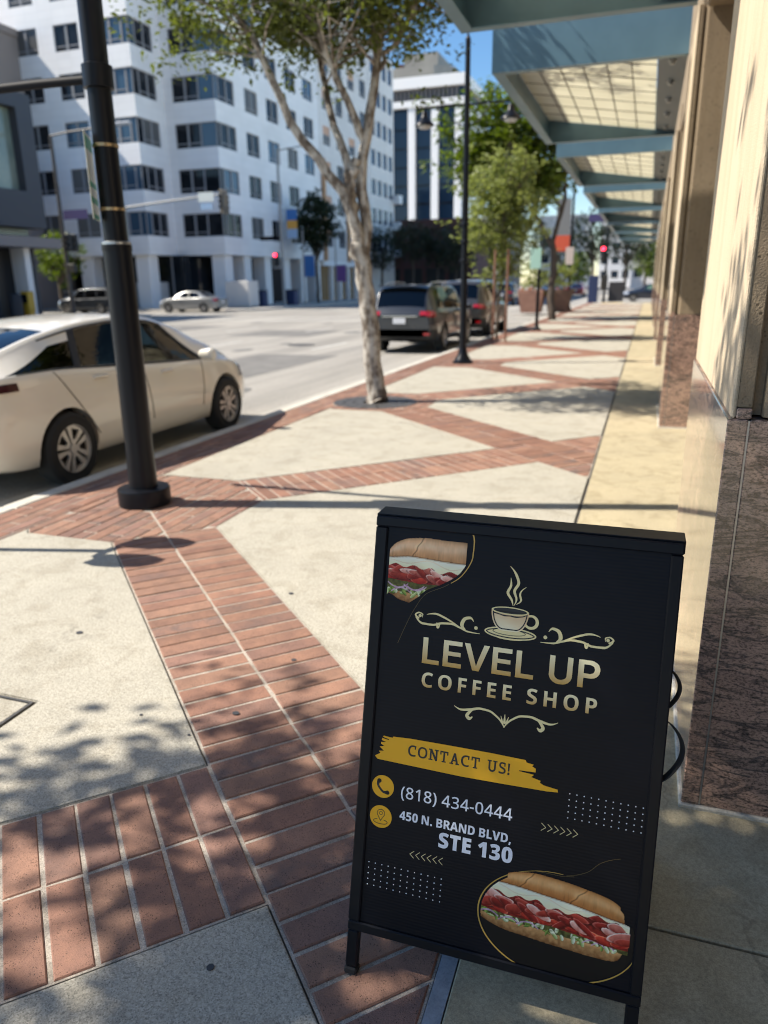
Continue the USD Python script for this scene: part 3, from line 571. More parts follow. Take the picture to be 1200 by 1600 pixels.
# the printed poster: flat shapes in the panel's own (across, up) metres
poster = obj('poster', [bx(.026, W_-.022, .020, H_-.020, -.004, 0.0)], 'poster_black', sign)
UsdGeom.Xformable(poster).AddTransformOp().Set(Gf.Matrix4d(*EX, 0, *UP, 0, *OUT, 0, *O, 1))
LAY = [0.0004]
def flat(name, g, mat, layer=1, col=None, smooth=False):
    g = g if isinstance(g, list) else [g]
    ms = []
    for q in g: ms += extr(q, 0.0003, 0.0004*layer)
    m = join(ms)
    return obj(name, m, mat, poster, col=None if col is None else col(m.vertices))
def taper(pts, w):
    """a stroke through points with changing width (smoothed)."""
    pts = np.asarray(pts, float); s = np.r_[0, np.cumsum(np.linalg.norm(np.diff(pts, axis=0), axis=1))]; n = max(12, 8*len(pts)); t = np.linspace(0, s[-1], n)
    p = np.stack([PchipInterpolator(s, pts[:, k])(t) for k in (0, 1)], 1); ww = np.interp(t, s, w) if np.ndim(w) else np.full(n, w)
    c = [Point(*q).buffer(max(r, 1e-4)/2, 6) for q, r in zip(p, ww)]
    return unary_union([c[i].union(c[i+1]).convex_hull for i in range(n-1)])
GLYPH = {'level': '12 146 40 146 40 24 107 24 107 0 12 0/128 146 231 146 231 122 156 121 157 86 225 86 225 63 156 63 156 24 231 24 231 0 128 0/243 146 273 146 312 28 314 30 324 67 350 146 380 146 329 0 294 1/398 146 501 146 501 122 426 121 427 86 495 86 495 63 426 63 426 24 501 24 501 0 398 0/524 146 552 146 552 24 619 24 619 0 524 0/698 147 725 146 725 46 728 37 736 28 744 24 752 22 763 22 776 27 784 33 789 44 790 147 817 146 816 40 809 22 798 10 786 3 773 -1 748 -2 737 0 721 7 707 20 701 31 698 43/845 146 910 146 921 144 937 136 946 127 953 110 954 97 951 81 945 70 937 62 926 56 910 52 873 52 873 0 845 0;873 76 905 75 920 81 924 87 927 95 927 103 923 114 918 118 905 123 873 123', 'coffee': '11 60 11 81 17 106 26 121 36 131 50 139 70 144 90 144 103 142 122 135 113 111 86 119 70 118 59 113 52 106 47 96 43 79 44 55 47 45 52 35 61 28 75 23 89 23 117 30 117 6 115 4 97 -1 67 -2 52 1 39 7 29 15 22 24 14 43/178 61 179 91 183 106 188 117 201 132 220 142 236 145 256 145 280 139 291 132 300 123 308 109 311 100 314 83 314 61 309 37 299 19 291 11 272 1 256 -2 236 -2 224 0 207 7 193 19 187 28 182 40;211 62 214 45 219 35 228 28 240 24 252 24 260 26 268 30 274 36 278 45 282 63 281 88 274 108 266 115 252 120 240 120 227 116 217 106 212 93 210 81/380 142 463 142 463 117 411 116 411 81 459 81 459 56 411 56 410 -1 380 -1/524 142 607 142 607 117 555 116 555 81 603 81 603 56 555 56 554 -1 524 -1/668 143 751 143 751 118 699 117 699 86 748 86 748 61 699 61 699 26 751 25 751 0 668 0/817 143 900 143 900 118 848 117 848 86 897 86 897 61 848 61 848 26 900 25 900 0 817 0/1048 33 1076 24 1097 23 1108 27 1113 35 1113 42 1107 51 1067 70 1054 83 1050 92 1049 112 1051 120 1057 130 1071 140 1090 145 1118 144 1141 137 1142 133 1134 112 1130 112 1125 115 1111 119 1094 120 1085 117 1080 110 1080 103 1086 94 1126 75 1140 61 1144 49 1144 35 1141 24 1137 17 1125 6 1111 0 1100 -2 1070 -1 1060 1 1048 6/1207 143 1238 143 1238 87 1292 87 1293 143 1324 143 1324 0 1293 0 1292 61 1238 61 1238 0 1207 0/1390 61 1391 91 1395 106 1400 117 1413 132 1432 142 1448 145 1468 145 1492 139 1503 132 1512 123 1520 109 1523 100 1526 83 1526 61 1521 37 1511 19 1503 11 1484 1 1468 -2 1448 -2 1436 0 1419 7 1405 19 1399 28 1394 40;1423 62 1426 45 1431 35 1440 28 1452 24 1464 24 1472 26 1480 30 1486 36 1490 45 1494 63 1493 88 1486 108 1478 115 1464 120 1452 120 1439 116 1429 106 1424 93 1422 81/1592 143 1647 143 1663 140 1674 135 1681 129 1686 122 1690 111 1691 93 1689 83 1685 73 1678 64 1666 56 1653 52 1623 51 1622 0 1592 0;1623 77 1639 76 1647 78 1655 82 1659 90 1660 102 1658 109 1652 115 1642 118 1623 118', 'phone': '8 42 8 68 10 83 15 104 21 119 27 130 37 143 56 143 47 129 36 105 31 87 28 66 28 44 32 19 42 -9 56 -32 37 -32 28 -21 15 6/73 30 73 43 77 55 89 68 100 75 83 90 78 100 77 117 79 124 84 132 97 141 113 145 136 144 154 136 163 124 165 117 165 105 159 91 151 83 139 76 160 62 169 48 170 31 168 23 163 14 151 4 141 0 131 -2 106 -1 93 3 85 8 78 16;93 41 96 25 103 19 115 15 127 15 139 19 146 25 149 34 149 41 146 49 138 57 118 66 106 60 98 53;98 113 100 100 105 93 122 84 135 91 141 97 144 106 144 113 142 119 135 125 126 128 116 128 106 125 100 119/197 111 237 143 256 143 256 0 235 0 235 118 233 119 209 97/307 30 307 43 311 55 323 68 334 75 317 90 312 100 311 117 313 124 318 132 331 141 347 145 370 144 388 136 397 124 399 117 399 105 393 91 385 83 373 76 394 62 403 48 404 31 402 23 397 14 385 4 375 0 365 -2 340 -1 327 3 319 8 312 16;327 41 330 25 337 19 349 15 361 15 373 19 380 25 383 34 383 41 380 49 372 57 352 66 340 60 332 53;332 113 334 100 339 93 356 84 369 91 375 97 378 106 378 113 376 119 369 125 360 128 350 128 340 125 334 119/421 142 441 143 447 135 455 122 463 103 469 76 470 42 465 14 460 -1 453 -15 441 -32 422 -32 422 -30 436 -7 445 19 449 44 448 75 444 95 438 113 429 131/538 32 539 52 602 143 625 144 625 51 645 50 645 32 625 31 625 0 604 0 603 32;560 52 560 50 605 50 605 116 602 115 594 100/659 6 659 24 685 16 707 15 716 17 725 21 730 28 733 36 732 49 724 59 715 63 704 65 681 65 681 82 701 82 711 84 720 88 725 93 729 103 729 111 726 119 722 123 714 126 698 127 686 124 670 116 660 130 679 141 696 145 722 144 735 139 745 130 748 125 751 114 751 105 749 96 745 89 738 82 725 75 742 68 752 57 755 47 755 34 750 19 737 6 718 -1 688 -2 674 0/772 32 773 52 836 143 859 144 859 51 879 50 879 32 859 31 859 0 838 0 837 32;794 52 794 50 839 50 839 116 836 115 828 100/892 63 942 63 942 44 892 44/960 58 960 86 963 106 970 125 979 136 995 144 1016 145 1031 140 1044 128 1051 114 1055 99 1057 82 1057 61 1054 37 1051 27 1044 14 1035 5 1028 1 1016 -2 1001 -2 984 4 975 12 966 28;982 88 984 41 988 29 997 18 1004 16 1012 16 1021 19 1027 25 1032 38 1034 48 1035 85 1030 111 1020 124 1012 127 1004 127 993 122 988 114 984 102/1072 32 1073 52 1136 143 1159 144 1159 51 1179 50 1179 32 1159 31 1159 0 1138 0 1137 32;1094 52 1094 50 1139 50 1139 116 1136 115 1128 100/1189 32 1190 52 1253 143 1276 144 1276 51 1296 50 1296 32 1276 31 1276 0 1255 0 1254 32;1211 52 1211 50 1256 50 1256 116 1253 115 1245 100/1306 32 1307 52 1370 143 1393 144 1393 51 1413 50 1413 32 1393 31 1393 0 1372 0 1371 32;1328 52 1328 50 1373 50 1373 116 1370 115 1362 100', 'addr': '4 29 4 55 64 142 97 143 97 55 114 54 114 29 97 28 97 0 63 0 62 29;35 55 64 54 64 97 61 96/124 33 126 34 134 30 149 26 168 25 181 30 185 36 187 42 187 50 184 57 175 64 167 66 154 66 139 63 127 69 132 143 212 143 212 114 163 114 161 112 160 102 161 91 168 93 190 92 205 85 215 74 221 58 221 36 217 23 212 15 200 5 187 0 175 -2 153 -2 140 0 124 6/238 58 238 85 241 106 249 126 259 137 275 144 296 145 308 142 316 138 323 132 332 118 337 102 339 89 339 53 333 26 327 15 317 5 303 -1 281 -2 269 1 260 6 252 14 245 26 240 43;273 93 274 43 279 30 286 25 294 26 299 31 303 41 305 56 305 87 301 108 294 117 286 118 282 116 276 107/411 143 455 143 457 141 503 56 512 42 511 143 542 143 542 0 497 0 446 95 441 102 442 0 411 0/566 11 567 24 571 30 576 33 594 33 601 28 604 21 603 8 601 4 594 -1 576 -1 569 4/678 143 747 142 765 137 777 127 782 114 781 96 776 86 771 81 761 75 776 68 782 61 786 49 786 35 782 22 770 9 760 4 743 0 678 0;713 61 712 27 735 27 744 30 748 33 751 41 751 48 749 54 745 58 737 61 729 62;712 88 733 87 743 91 747 100 747 106 745 111 741 114 732 117 712 117/810 143 875 142 895 135 906 125 912 109 911 90 905 77 888 62 927 3 927 0 890 0 860 51 857 54 844 53 844 0 810 0;844 81 860 80 867 82 874 86 877 93 878 101 874 112 861 117 844 117/925 0 973 143 1018 143 1064 9 1066 -1 1030 -1 1021 28 1019 30 972 30 962 -1;980 59 1012 59 996 115 994 113/1081 143 1125 143 1127 141 1173 56 1182 42 1181 143 1212 143 1212 0 1167 0 1116 95 1111 102 1112 0 1081 0/1242 143 1301 143 1314 141 1334 133 1349 120 1357 106 1361 92 1362 63 1359 47 1353 32 1345 21 1336 13 1318 4 1298 0 1242 0;1276 29 1294 28 1303 30 1313 35 1322 48 1326 64 1325 87 1318 104 1307 112 1296 115 1276 114/1437 143 1506 142 1524 137 1536 127 1541 114 1540 96 1535 86 1530 81 1520 75 1535 68 1541 61 1545 49 1545 35 1541 22 1529 9 1519 4 1502 0 1437 0;1472 61 1471 27 1494 27 1503 30 1507 33 1510 41 1510 48 1508 54 1504 58 1496 61 1488 62;1471 88 1492 87 1502 91 1506 100 1506 106 1504 111 1500 114 1491 117 1471 117/1569 143 1603 143 1603 28 1660 28 1660 0 1569 0/1712 0 1665 143 1704 142 1725 70 1732 39 1734 41 1739 67 1761 142 1800 143 1752 0/1814 143 1873 143 1886 141 1906 133 1921 120 1929 106 1933 92 1934 63 1931 47 1925 32 1917 21 1908 13 1890 4 1870 0 1814 0;1848 29 1866 28 1875 30 1885 35 1894 48 1898 64 1897 87 1890 104 1879 112 1868 115 1848 114/1949 -26 1958 23 1990 23 1989 13 1974 -26', 'ste': '9 42 28 34 47 30 62 31 67 33 70 38 70 43 66 49 34 64 25 70 16 79 11 90 10 110 14 123 22 133 36 141 54 145 82 144 109 135 97 105 82 111 69 114 55 113 49 107 49 103 54 96 91 78 102 68 107 59 109 51 108 32 103 20 93 9 78 1 63 -2 40 -2 20 2 9 7/121 112 121 144 229 144 229 112 195 111 194 0 156 0 156 111/249 143 334 143 334 112 288 111 289 90 331 90 331 59 288 59 288 33 334 32 334 0 249 0/405 101 405 104 407 106 451 142 488 143 488 0 449 0 449 99 426 79 423 79/519 6 519 38 543 30 564 29 577 33 581 41 581 47 579 51 571 57 561 59 542 59 542 88 563 88 574 92 580 100 580 105 578 110 568 114 559 114 548 111 535 105 520 131 539 141 558 145 580 145 601 139 611 131 616 122 617 105 611 91 603 83 589 75 607 69 615 63 620 55 622 47 622 35 616 19 608 10 602 6 590 1 574 -2 542 -1/637 58 637 85 640 106 647 124 657 136 675 144 697 145 709 142 724 132 734 116 738 103 741 81 741 61 739 43 735 28 729 16 723 9 710 1 697 -2 675 -1 661 5 652 13 645 24 639 43;676 90 677 45 680 34 687 29 694 30 699 38 701 46 702 87 699 105 697 110 691 114 684 113 680 109 678 103', 'serif': '12 60 12 82 18 107 26 121 38 133 53 141 71 145 98 144 116 139 121 136 113 118 98 124 88 126 69 125 56 120 46 111 42 104 37 91 35 80 35 62 37 51 42 38 51 26 62 20 74 17 90 17 116 23 115 4 98 -1 68 -2 53 1 42 6 29 17 22 26 16 40/199 61 199 83 201 96 206 111 214 124 222 132 238 141 256 145 275 145 296 140 309 132 317 124 327 106 332 83 332 61 328 40 323 28 317 19 305 8 293 2 275 -2 256 -2 244 0 226 8 214 19 209 26 203 40;222 81 224 50 230 35 238 25 244 21 259 17 272 17 288 22 301 35 308 55 309 81 307 93 301 109 292 119 278 125 259 126 244 122 232 112 226 100/413 24 415 25 439 17 461 16 472 19 479 23 484 34 483 44 477 53 459 62 438 70 430 75 421 84 416 95 415 114 422 130 430 137 440 142 454 145 480 144 503 137 496 119 475 126 456 127 444 123 439 118 437 112 438 100 445 91 486 73 492 69 502 58 506 45 506 34 504 25 500 17 490 7 474 0 463 -2 441 -2 427 0 415 4 413 6/588 7 589 20 595 25 606 26 611 24 615 20 616 7 614 2 609 -2 595 -2 590 2/594 43 589 143 615 143 610 43'}
def glyphs(key, b0, cap, a0, a1, px=143.0):
    out = []
    for q in GLYPH[key].split('/'):
        r = [np.array(list(map(int, s.split()))).reshape(-1, 2) for s in q.split(';')]
        out.append(Polygon(r[0], r[1:]).buffer(0))
    x0 = min(g.bounds[0] for g in out); x1 = max(g.bounds[2] for g in out); s = (a1-a0)/(x1-x0); v = cap/px
    return [affinity.affine_transform(g, [s, 0, 0, v, a0-x0*s, b0]) for g in out]
def gold(b0, b1, lo=hexc('cfa455'), hi=hexc('fff4c6')):
    lo, hi = np.array(lo), np.array(hi)
    return lambda V: lo+(hi-lo)*np.clip((V[:, 1:2]-b0)/(b1-b0), 0, 1)
for g_ in glyphs('level', .657, .0590, .1295, .5155, 145.0): flat('letter', g_, 'print_photo', 1, gold(.657, .708))
for g_ in glyphs('coffee', .6035, .0335, .1325, .5150): flat('letter', g_, 'print_photo', 1, gold(.600, .635))
for g_ in glyphs('phone', .3385, .0268, .1042, .3592): flat('letter', g_, 'print_white')
for g_ in glyphs('addr', .2875, .0205, .1048, .3612): flat('letter', g_, 'print_white')
for g_ in glyphs('ste', .2430, .0350, .2000, .3668): flat('letter', g_, 'print_white')
def frill(c, sgn):
    def P(x, y): return (c+sgn*(x*1.42-.001), .7560+(y-.7560)*1.12)
    g = [taper([P(.1035, .7580), P(.1085, .7640), P(.1030, .7690), P(.0970, .7660), P(.0975, .7600)], [.0042, .004, .003, .0025, .001]),
         taper([P(.1075, .7590), P(.096, .7480), P(.080, .7475), P(.064, .7535), P(.050, .7545), P(.036, .7495), P(.022, .7435), P(.004, .7425)], [.0030, .0050, .0046, .0048, .0045, .0042, .0035, .0012]),
         taper([P(.090, .7670), P(.076, .7705), P(.062, .7655), P(.050, .7590), P(.038, .7520)], [.001, .0044, .0046, .0036, .001]),
         taper([P(.028, .7470), P(.0330, .7560), P(.0290, .7680), P(.0205, .7715), P(.0150, .7650)], [.004, .0085, .0075, .0055, .0012]),
         taper([P(.073, .7520), P(.071, .7440), P(.0685, .7500)], [.003, .0055, .003])]
    return g+[Point(P(.0105, .7530)).buffer(.0040), Point(P(.1010, .7630)).buffer(.0036)]
flat('flourish', unary_union(frill(.2600, -1)), 'print_pale_gold')
flat('flourish', unary_union(frill(.3830, 1)), 'print_pale_gold')
def under(sgn):
    def P(x, y): return (.3250+sgn*x, y)
    return [taper([P(.1135, .5722), P(.097, .5660), P(.078, .5690), P(.055, .5750), P(.036, .5735), P(.018, .5640), P(.006, .5530), P(.0, .5420)], [.0010, .0045, .0060, .0050, .0046, .0042, .0040, .0016]),
            taper([P(.066, .5730), P(.078, .5640), P(.0835, .5545), P(.078, .5490), P(.0720, .5530)], [.002, .006, .0075, .0075, .003])]
flat('flourish', unary_union(under(1)+under(-1)+[taper([(.325, .553), (.325, .571)], [.0060, .001]), taper([(.321, .553), (.3165, .5665)], [.004, .001]), taper([(.329, .553), (.3335, .5665)], [.004, .001])]), 'print_pale_gold')
# coffee cup
def ell(cx, cy, rx, ry, n=40): return Polygon([(cx+rx*math.cos(t), cy+ry*math.sin(t)) for t in np.linspace(0, 2*math.pi, n, endpoint=False)])
sau = ell(.3215, .7505, .0565, .0135)
flat('saucer_print', [unary_union([sau, ell(.3215, .7400, .030, .0040)])], 'print_pale_gold', 1)
flat('saucer_rim_print', [sau.buffer(-.0030).difference(sau.buffer(-.0052)), ell(.3190, .7530, .036, .0072).difference(ell(.3190, .7530, .0345, .0060))], 'print_ink', 2)
bodyc = Polygon([(.2790, .8000)]+[(.2790+.0400*(1-math.cos(t))*0.62+.0002, .8000-.043*math.sin(t)) for t in np.linspace(0, math.pi/2, 12)]+[(.3570-.0400*(1-math.cos(t))*0.62, .8000-.043*math.sin(t)) for t in np.linspace(math.pi/2, 0, 12)])
flat('cup_handle_print', ell(.3645, .7810, .0165, .0160).difference(ell(.3635, .7815, .0105, .0105)), 'print_pale_gold', 2)
flat('cup_print', unary_union([bodyc.buffer(.0018), ell(.3180, .8000, .0405, .0085)]), 'print_photo', 3, lambda V: np.array(hexc('fffbd6'))+(np.array(hexc('d9a468'))-np.array(hexc('fffbd6')))*np.clip((np.abs(V[:, 0:1]-.318)/.05)**2, 0, 1))
flat('cup_rim_print', [ell(.3180, .8000, .0365, .0062), bodyc.buffer(-.0010).difference(bodyc.buffer(-.0034)), taper([(.283, .7930), (.296, .7905), (.307, .7885), (.318, .7890), (.330, .7882), (.343, .7900), (.352, .7935)], [.003, .0022, .003, .0022, .0035, .0022, .002])], 'print_ink', 4)
flat('cup_rim_print', ell(.3180, .8000, .0405, .0085).difference(ell(.3180, .8000, .0365, .0062)), 'print_pale_gold', 5)
flat('steam_print', [taper([(.3245, .8125), (.3290, .8260), (.3235, .8440), (.3310, .8620), (.3245, .8800), (.3105, .8970)], [.001, .0040, .0060, .0060, .0055, .001]),
                     taper([(.3225, .8125), (.3195, .8230), (.3095, .8400), (.3150, .8560), (.3135, .8720)], [.001, .0045, .0060, .0050, .001]),
                     taper([(.3295, .8160), (.3390, .8260), (.3360, .8380), (.3480, .8550)], [.001, .0045, .0040, .001])], 'print_pale_gold', 1)
# contact banner
ban = Polygon([(.0352, .4248), (.0480, .4330), (.0440, .4375), (.0560, .4395), (.0500, .4440), (.0450, .4480), (.0560, .4510), (.0480, .4550), (.0475, .4590), (.0600, .4610), (.0490, .4640), (.0500, .4690), (.0660, .4665), (.0660, .4685), (.0510, .4720), (.0534, .4748),
               (.0750, .4735), (.0760, .4765), (.1150, .4790), (.2000, .4800), (.3000, .4805), (.3780, .4790), (.3800, .4740), (.3960, .4722), (.3925, .4680), (.4010, .4640), (.4010, .4560), (.3650, .4540), (.3660, .4520), (.3980, .4500), (.3925, .4440), (.4130, .4395), (.4120, .4350), (.4210, .4310), (.4500, .4275), (.4516, .4218), (.4300, .4195), (.3389, .4170), (.2400, .4150), (.1400, .4165), (.0420, .4180)])
flat('banner_stroke', ban, 'print_yellow', 1)
def serif_text():
    H, w = .0250, .0036
    def bar(x0, y0, x1, y1, t=w): return LineString([(x0, y0), (x1, y1)]).buffer(t/2, cap_style=2)
    def sf(x, y, L=.0095): return box(x-L/2, y-.0011, x+L/2, y+.0011)
    base = glyphs('serif', 0, H, 0, .1)                    # C O S ! in drawing order
    gl = {'C': [base[0]], 'O': [base[1]], 'S': [base[2]], '!': base[3:]}
    def put(ch, x, wd):
        g = unary_union(gl[ch]); b = g.bounds; return affinity.affine_transform(g, [wd/(b[2]-b[0]), 0, 0, 1, x-b[0]*wd/(b[2]-b[0]), 0])
    out, x = [], .1135
    b0 = .4395
    def N(x): return [bar(x+.004, 0, x+.004, H), bar(x+.018, 0, x+.018, H), bar(x+.004, H, x+.018, 0, .0044), sf(x+.004, .0011), sf(x+.003, H-.0011, .0085), sf(x+.018, H-.0011)]
    def T(x): return [bar(x+.0095, 0, x+.0095, H), bar(x, H-.0014, x+.019, H-.0014, .0030), box(x, H-.0080, x+.0026, H), box(x+.0164, H-.0080, x+.019, H), sf(x+.0095, .0011)]
    def A_(x): return [bar(x+.004, 0, x+.0110, H), bar(x+.0180, 0, x+.0110, H, .0042), bar(x+.0065, .0085, x+.0155, .0085, .0026), sf(x+.004, .0011, .0085), sf(x+.018, .0011, .0085)]
    def U(x): return [bar(x+.004, .0080, x+.004, H), bar(x+.017, .0080, x+.017, H), LineString([(x+.0105+.0065*math.cos(t), .0082+.0068*math.sin(t)) for t in np.linspace(math.pi, 2*math.pi, 14)]).buffer(w/2), sf(x+.004, H-.0011), sf(x+.017, H-.0011)]
    x = 0.0
    items = [(put, 'C', .0195), (put, 'O', .0225), (N, None, .0220), (T, None, .0190), (A_, None, .0220), (put, 'C', .0195), (T, None, .0190), None, (U, None, .0215), (put, 'S', .0155), (put, '!', .0045)]
    for it in items:
        if it is None: x += .0145; continue
        f, ch, wd = it
        if ch: out.append(put(ch, x, wd)); out += [box(x+wd-.0035, H-.0085, x+wd-.0012, H-.001)] if ch in 'CS' else []
        else: out += f(x)
        x += wd+.0047
    g = unary_union([q.buffer(0.0002) for q in out]); b = g.bounds
    return affinity.affine_transform(g, [(.3455-.1135)/(b[2]-b[0]), 0, 0, 1.0, .1135-b[0]*(.3455-.1135)/(b[2]-b[0]), b0-.0000])
for g_ in polys(serif_text()): flat('letter', g_, 'print_ink', 2)
# round icons
flat('phone_icon', Point(.0600, .3555).buffer(.0265, 24), 'print_yellow', 1)
flat('handset_print', [taper([(.0500, .3690), (.0480, .3600), (.0545, .3495), (.0640, .3430), (.0725, .3430)], [.0085, .0055, .0048, .0055, .0085]), Point(.0510, .3680).buffer(.0048), Point(.0715, .3435).buffer(.0048)], 'print_ink', 2)
flat('map_icon', Point(.0600, .2840).buffer(.0265, 24), 'print_yellow', 1)
pin = unary_union([Point(.0600, .2920).buffer(.0098, 20), Polygon([(.0512, .2880), (.0688, .2880), (.0600, .2735)])])
flat('pin_print', [pin.difference(pin.buffer(-.0014)), Point(.0600, .2925).buffer(.0042).difference(Point(.06, .2925).buffer(.0030)),
                   ell(.0600, .2725, .0175, .0062).difference(ell(.0600, .2725, .0160, .0048)).difference(box(.052, .2755, .068, .29))], 'print_ink', 2)
# dots and chevrons
d1 = [Point(.4760+i*.01495, .4240-j*.0133).buffer(.00135, 6) for i in range(11) for j in range(5)]
d2 = [Point(.0395+i*.0158, .1710-j*.0134).buffer(.00135, 6) for i in range(12) for j in range(5)]
flat('dot_pattern', d1, 'print_white'); flat('dot_pattern', d2, 'print_white')
flat('chevrons', [LineString([(.4230+i*.0135, .3475), (.4325+i*.0135, .3395), (.4230+i*.0135, .3315)]).buffer(.0006) for i in range(6)], 'print_pale_gold')
flat('chevrons', [LineString([(.1450+i*.0135, .2200), (.1360+i*.0135, .2120), (.1450+i*.0135, .2040)]).buffer(.0006) for i in range(6)], 'print_pale_gold')
# gold rings round the two food prints
pbox = box(.0285, .0240, W_-.0245, H_-.0240)
arc1 = PchipInterpolator([0, 1, 2, 3, 4, 5, 6, 7], np.array([[.2175, .9700], [.2275, .9400], [.2265, .9080], [.2060, .8650], [.1700, .8370], [.1260, .8130], [.1020, .7750], [.0700, .6950]]))(np.linspace(0, 7, 60))
flat('gold_line', [taper(arc1[:32], np.linspace(.0034, .0016, 32)).intersection(pbox)], 'print_gold'); flat('gold_line', [taper(arc1[32:], .0007).intersection(pbox)], 'print_dim_gold')
ring_pts = [(.4711+.1700*math.cos(t), .1270+.1180*math.sin(t)) for t in np.radians(np.linspace(88, 372, 70))]
flat('gold_line', [taper(ring_pts[:8], .0012).intersection(pbox), taper(ring_pts[7:62], np.interp(np.arange(55), [0, 12, 45, 54], [.0014, .003, .003, .0020])).intersection(pbox), taper(ring_pts[61:], .0016).intersection(pbox)], 'print_gold')
flat('gold_line', [taper([(.4770, .2450), (.4350, .2430), (.4000, .2360), (.4850, .2440), (.5250, .2610), (.5550, .2900), (.5900, .3060)][3:], .0007), taper([(.385, .230), (.43, .240), (.47, .2405), (.50, .2455)], .0007)], 'print_dim_gold')
# sandwich prints: colours worked out point by point
def nz(u, v, s, seed=0): return meshkit.fbm(np.stack([u*s, v*s, np.zeros_like(u)+seed*7.3], -1), 4, seed)
def grid_print(name, region, step, colour, layer):
    x0, y0, x1, y1 = region.bounds; xs = np.arange(x0, x1+step, step); ys = np.arange(y0, y1+step, step)
    X, Y = np.meshgrid(xs, ys); ok = shapely.contains_xy(region, X, Y)
    col, mask = colour(X, Y); ok &= mask; idx = -np.ones(X.shape, int); idx[ok] = np.arange(ok.sum())
    q = np.stack([idx[:-1, :-1], idx[:-1, 1:], idx[1:, 1:], idx[1:, :-1]], -1).reshape(-1, 4); q = q[(q >= 0).all(1)]
    V = np.stack([X[ok], Y[ok], np.full(ok.sum(), .0004*layer)], 1)
    obj(name, trimesh.Trimesh(V, np.vstack([q[:, [0, 1, 2]], q[:, [0, 2, 3]]]), process=False), 'print_photo', poster, col=col[ok])
H = lambda s: np.array(hexc(s))
def sandwich(X, Y, cv, seed, a0, a1, crust):
    """printed photograph of a filled roll: layers between measured curves, slices and leaves laid over them one by one"""
    r = np.random.default_rng(seed); c = np.zeros(X.shape+(3,)); m = np.zeros(X.shape, bool)
    K = {k: PchipInterpolator(*np.array(v).T) for k, v in cv.items()}
    lim = lambda k: np.clip(X, cv[k][0][0], cv[k][-1][0])
    E = {k: K[k](lim(k)) for k in cv}
    n1, n2, n3 = nz(X, Y, 55, seed), nz(X, Y, 160, seed+1), nz(X, Y*.35, 210, seed+2)
    mix = lambda a, b, t: H(a)+(H(b)-H(a))*np.clip(t, 0, 1)[..., None]
    def put(k, col): c[k] = col[k]; m[k] = True
    def blob(ca, cb, rx, ry, ang, light, dark, rim=None, wave=.12, clip=None):
        dx, dy = X-ca, Y-cb; u = (dx*math.cos(ang)+dy*math.sin(ang))/rx; v = (-dx*math.sin(ang)+dy*math.cos(ang))/ry
        t = np.sqrt(u*u+v*v)+wave*(n1-.5)*2; k = t < 1
        if clip is not None: k &= clip
        col = mix(dark, light, .5+.55*v+.8*(n2-.5)+.25*(n3-.5))
        if rim: w = np.clip((t-.80)/.12, 0, 1)*np.clip(.55+.6*v, 0, 1); col = col+(H(rim)-col)*w[..., None]
        sh = (t > 1) & (t < 1.16) & (v < .2) & m; c[sh] *= .62
        put(k, col)
    inx = (X > a0) & (X < a1)
    # lower bun
    t = (Y-E['bun'])/np.maximum(E['let']-E['bun'], .004)
    b = mix('6a3f1c', 'c99a62', .15+t*.9+.9*(n2-.5)); put(inx & (Y > E['bun']) & (Y < E['ham']+.004), b)
    under = (Y < E['ham']+.003) & (Y > E['let']-.006); put(inx & under, mix('2a2a12', '6b6a34', n2*1.6-.3))
    for _ in range(46):                                    # shredded lettuce
        a = r.uniform(a0+.004, a1-.006); y = float(K['let'](min(max(a, cv['let'][0][0]), cv['let'][-1][0])))+r.uniform(-.010, .006)
        g = r.integers(3); blob(a, y, r.uniform(.004, .011), r.uniform(.002, .0045), r.uniform(-1.6, 1.6), ('c9d49a', 'dfe5c6', '93ad52')[g], ('6f8a36', '9aa86a', '3f5a1c')[g], wave=.35)
    for _ in range(5):                                     # onion rings
        a = r.uniform(a0+.02, a1-.03); y = float(K['let'](a))+.003
        d = np.abs(Y-(y+18*(X-a)**2*r.choice((-1, 1)))); put((d < .0016) & (np.abs(X-a) < .024), mix('7a3a60', 'd9c0d2', n2*1.5-.2))
    mid = (E['ham']+E['chs'])/2
    put(inx & (Y > E['ham']) & (Y < E['chs']+.010), mix('4a120c', '9a2a20', n2*1.5-.25))
    for i, a in enumerate(np.linspace(a0+.004, a1-.006, int((a1-a0)/.0105))):      # tomato, then folded meat
        if i % 3 == 1: blob(a, float(K['ham'](np.clip(a, cv['ham'][0][0], cv['ham'][-1][0])))+.009+r.normal(0, .003), .021, .0085, r.normal(-.15, .2), 'd84a34', '86140f', 'e98a68', clip=Y > E['ham']-.002)
    for i, a in enumerate(np.linspace(a0+.002, a1-.004, int((a1-a0)/.0105))):
        lo, hi = float(K['ham'](np.clip(a, cv['ham'][0][0], cv['ham'][-1][0]))), float(K['chs'](np.clip(a, cv['chs'][0][0], cv['chs'][-1][0])))
        y = lo+(hi-lo)*r.uniform(.32, .95); g = r.integers(4)
        blob(a, y, r.uniform(.018, .034), r.uniform(.006, .011), r.normal(-.2, .35), ('d2806c', 'b84434', 'eabfae', 'a02a22')[g], ('8a2a22', '70180f', 'b06050', '54100a')[g], 'f2d6c8' if g in (0, 2) else 'c4665a', clip=(Y > E['ham']) & (Y < E['chs']+.012))
    # cheese
    t = (Y-E['chs'])/np.maximum(E['clo']-E['chs'], .004)
    put(inx & (Y > E['chs']+.0035*np.sin(X*150)) & (Y < E['clo']+.001), mix('d8cca4', 'fff3d2', .35+t*.65+.4*(n1-.5)))
    d = np.abs(t-.55-.25*np.sin(X*60)); k = (d < .05) & inx & (Y > E['chs']+.003) & (Y < E['clo']); c[k] *= .80
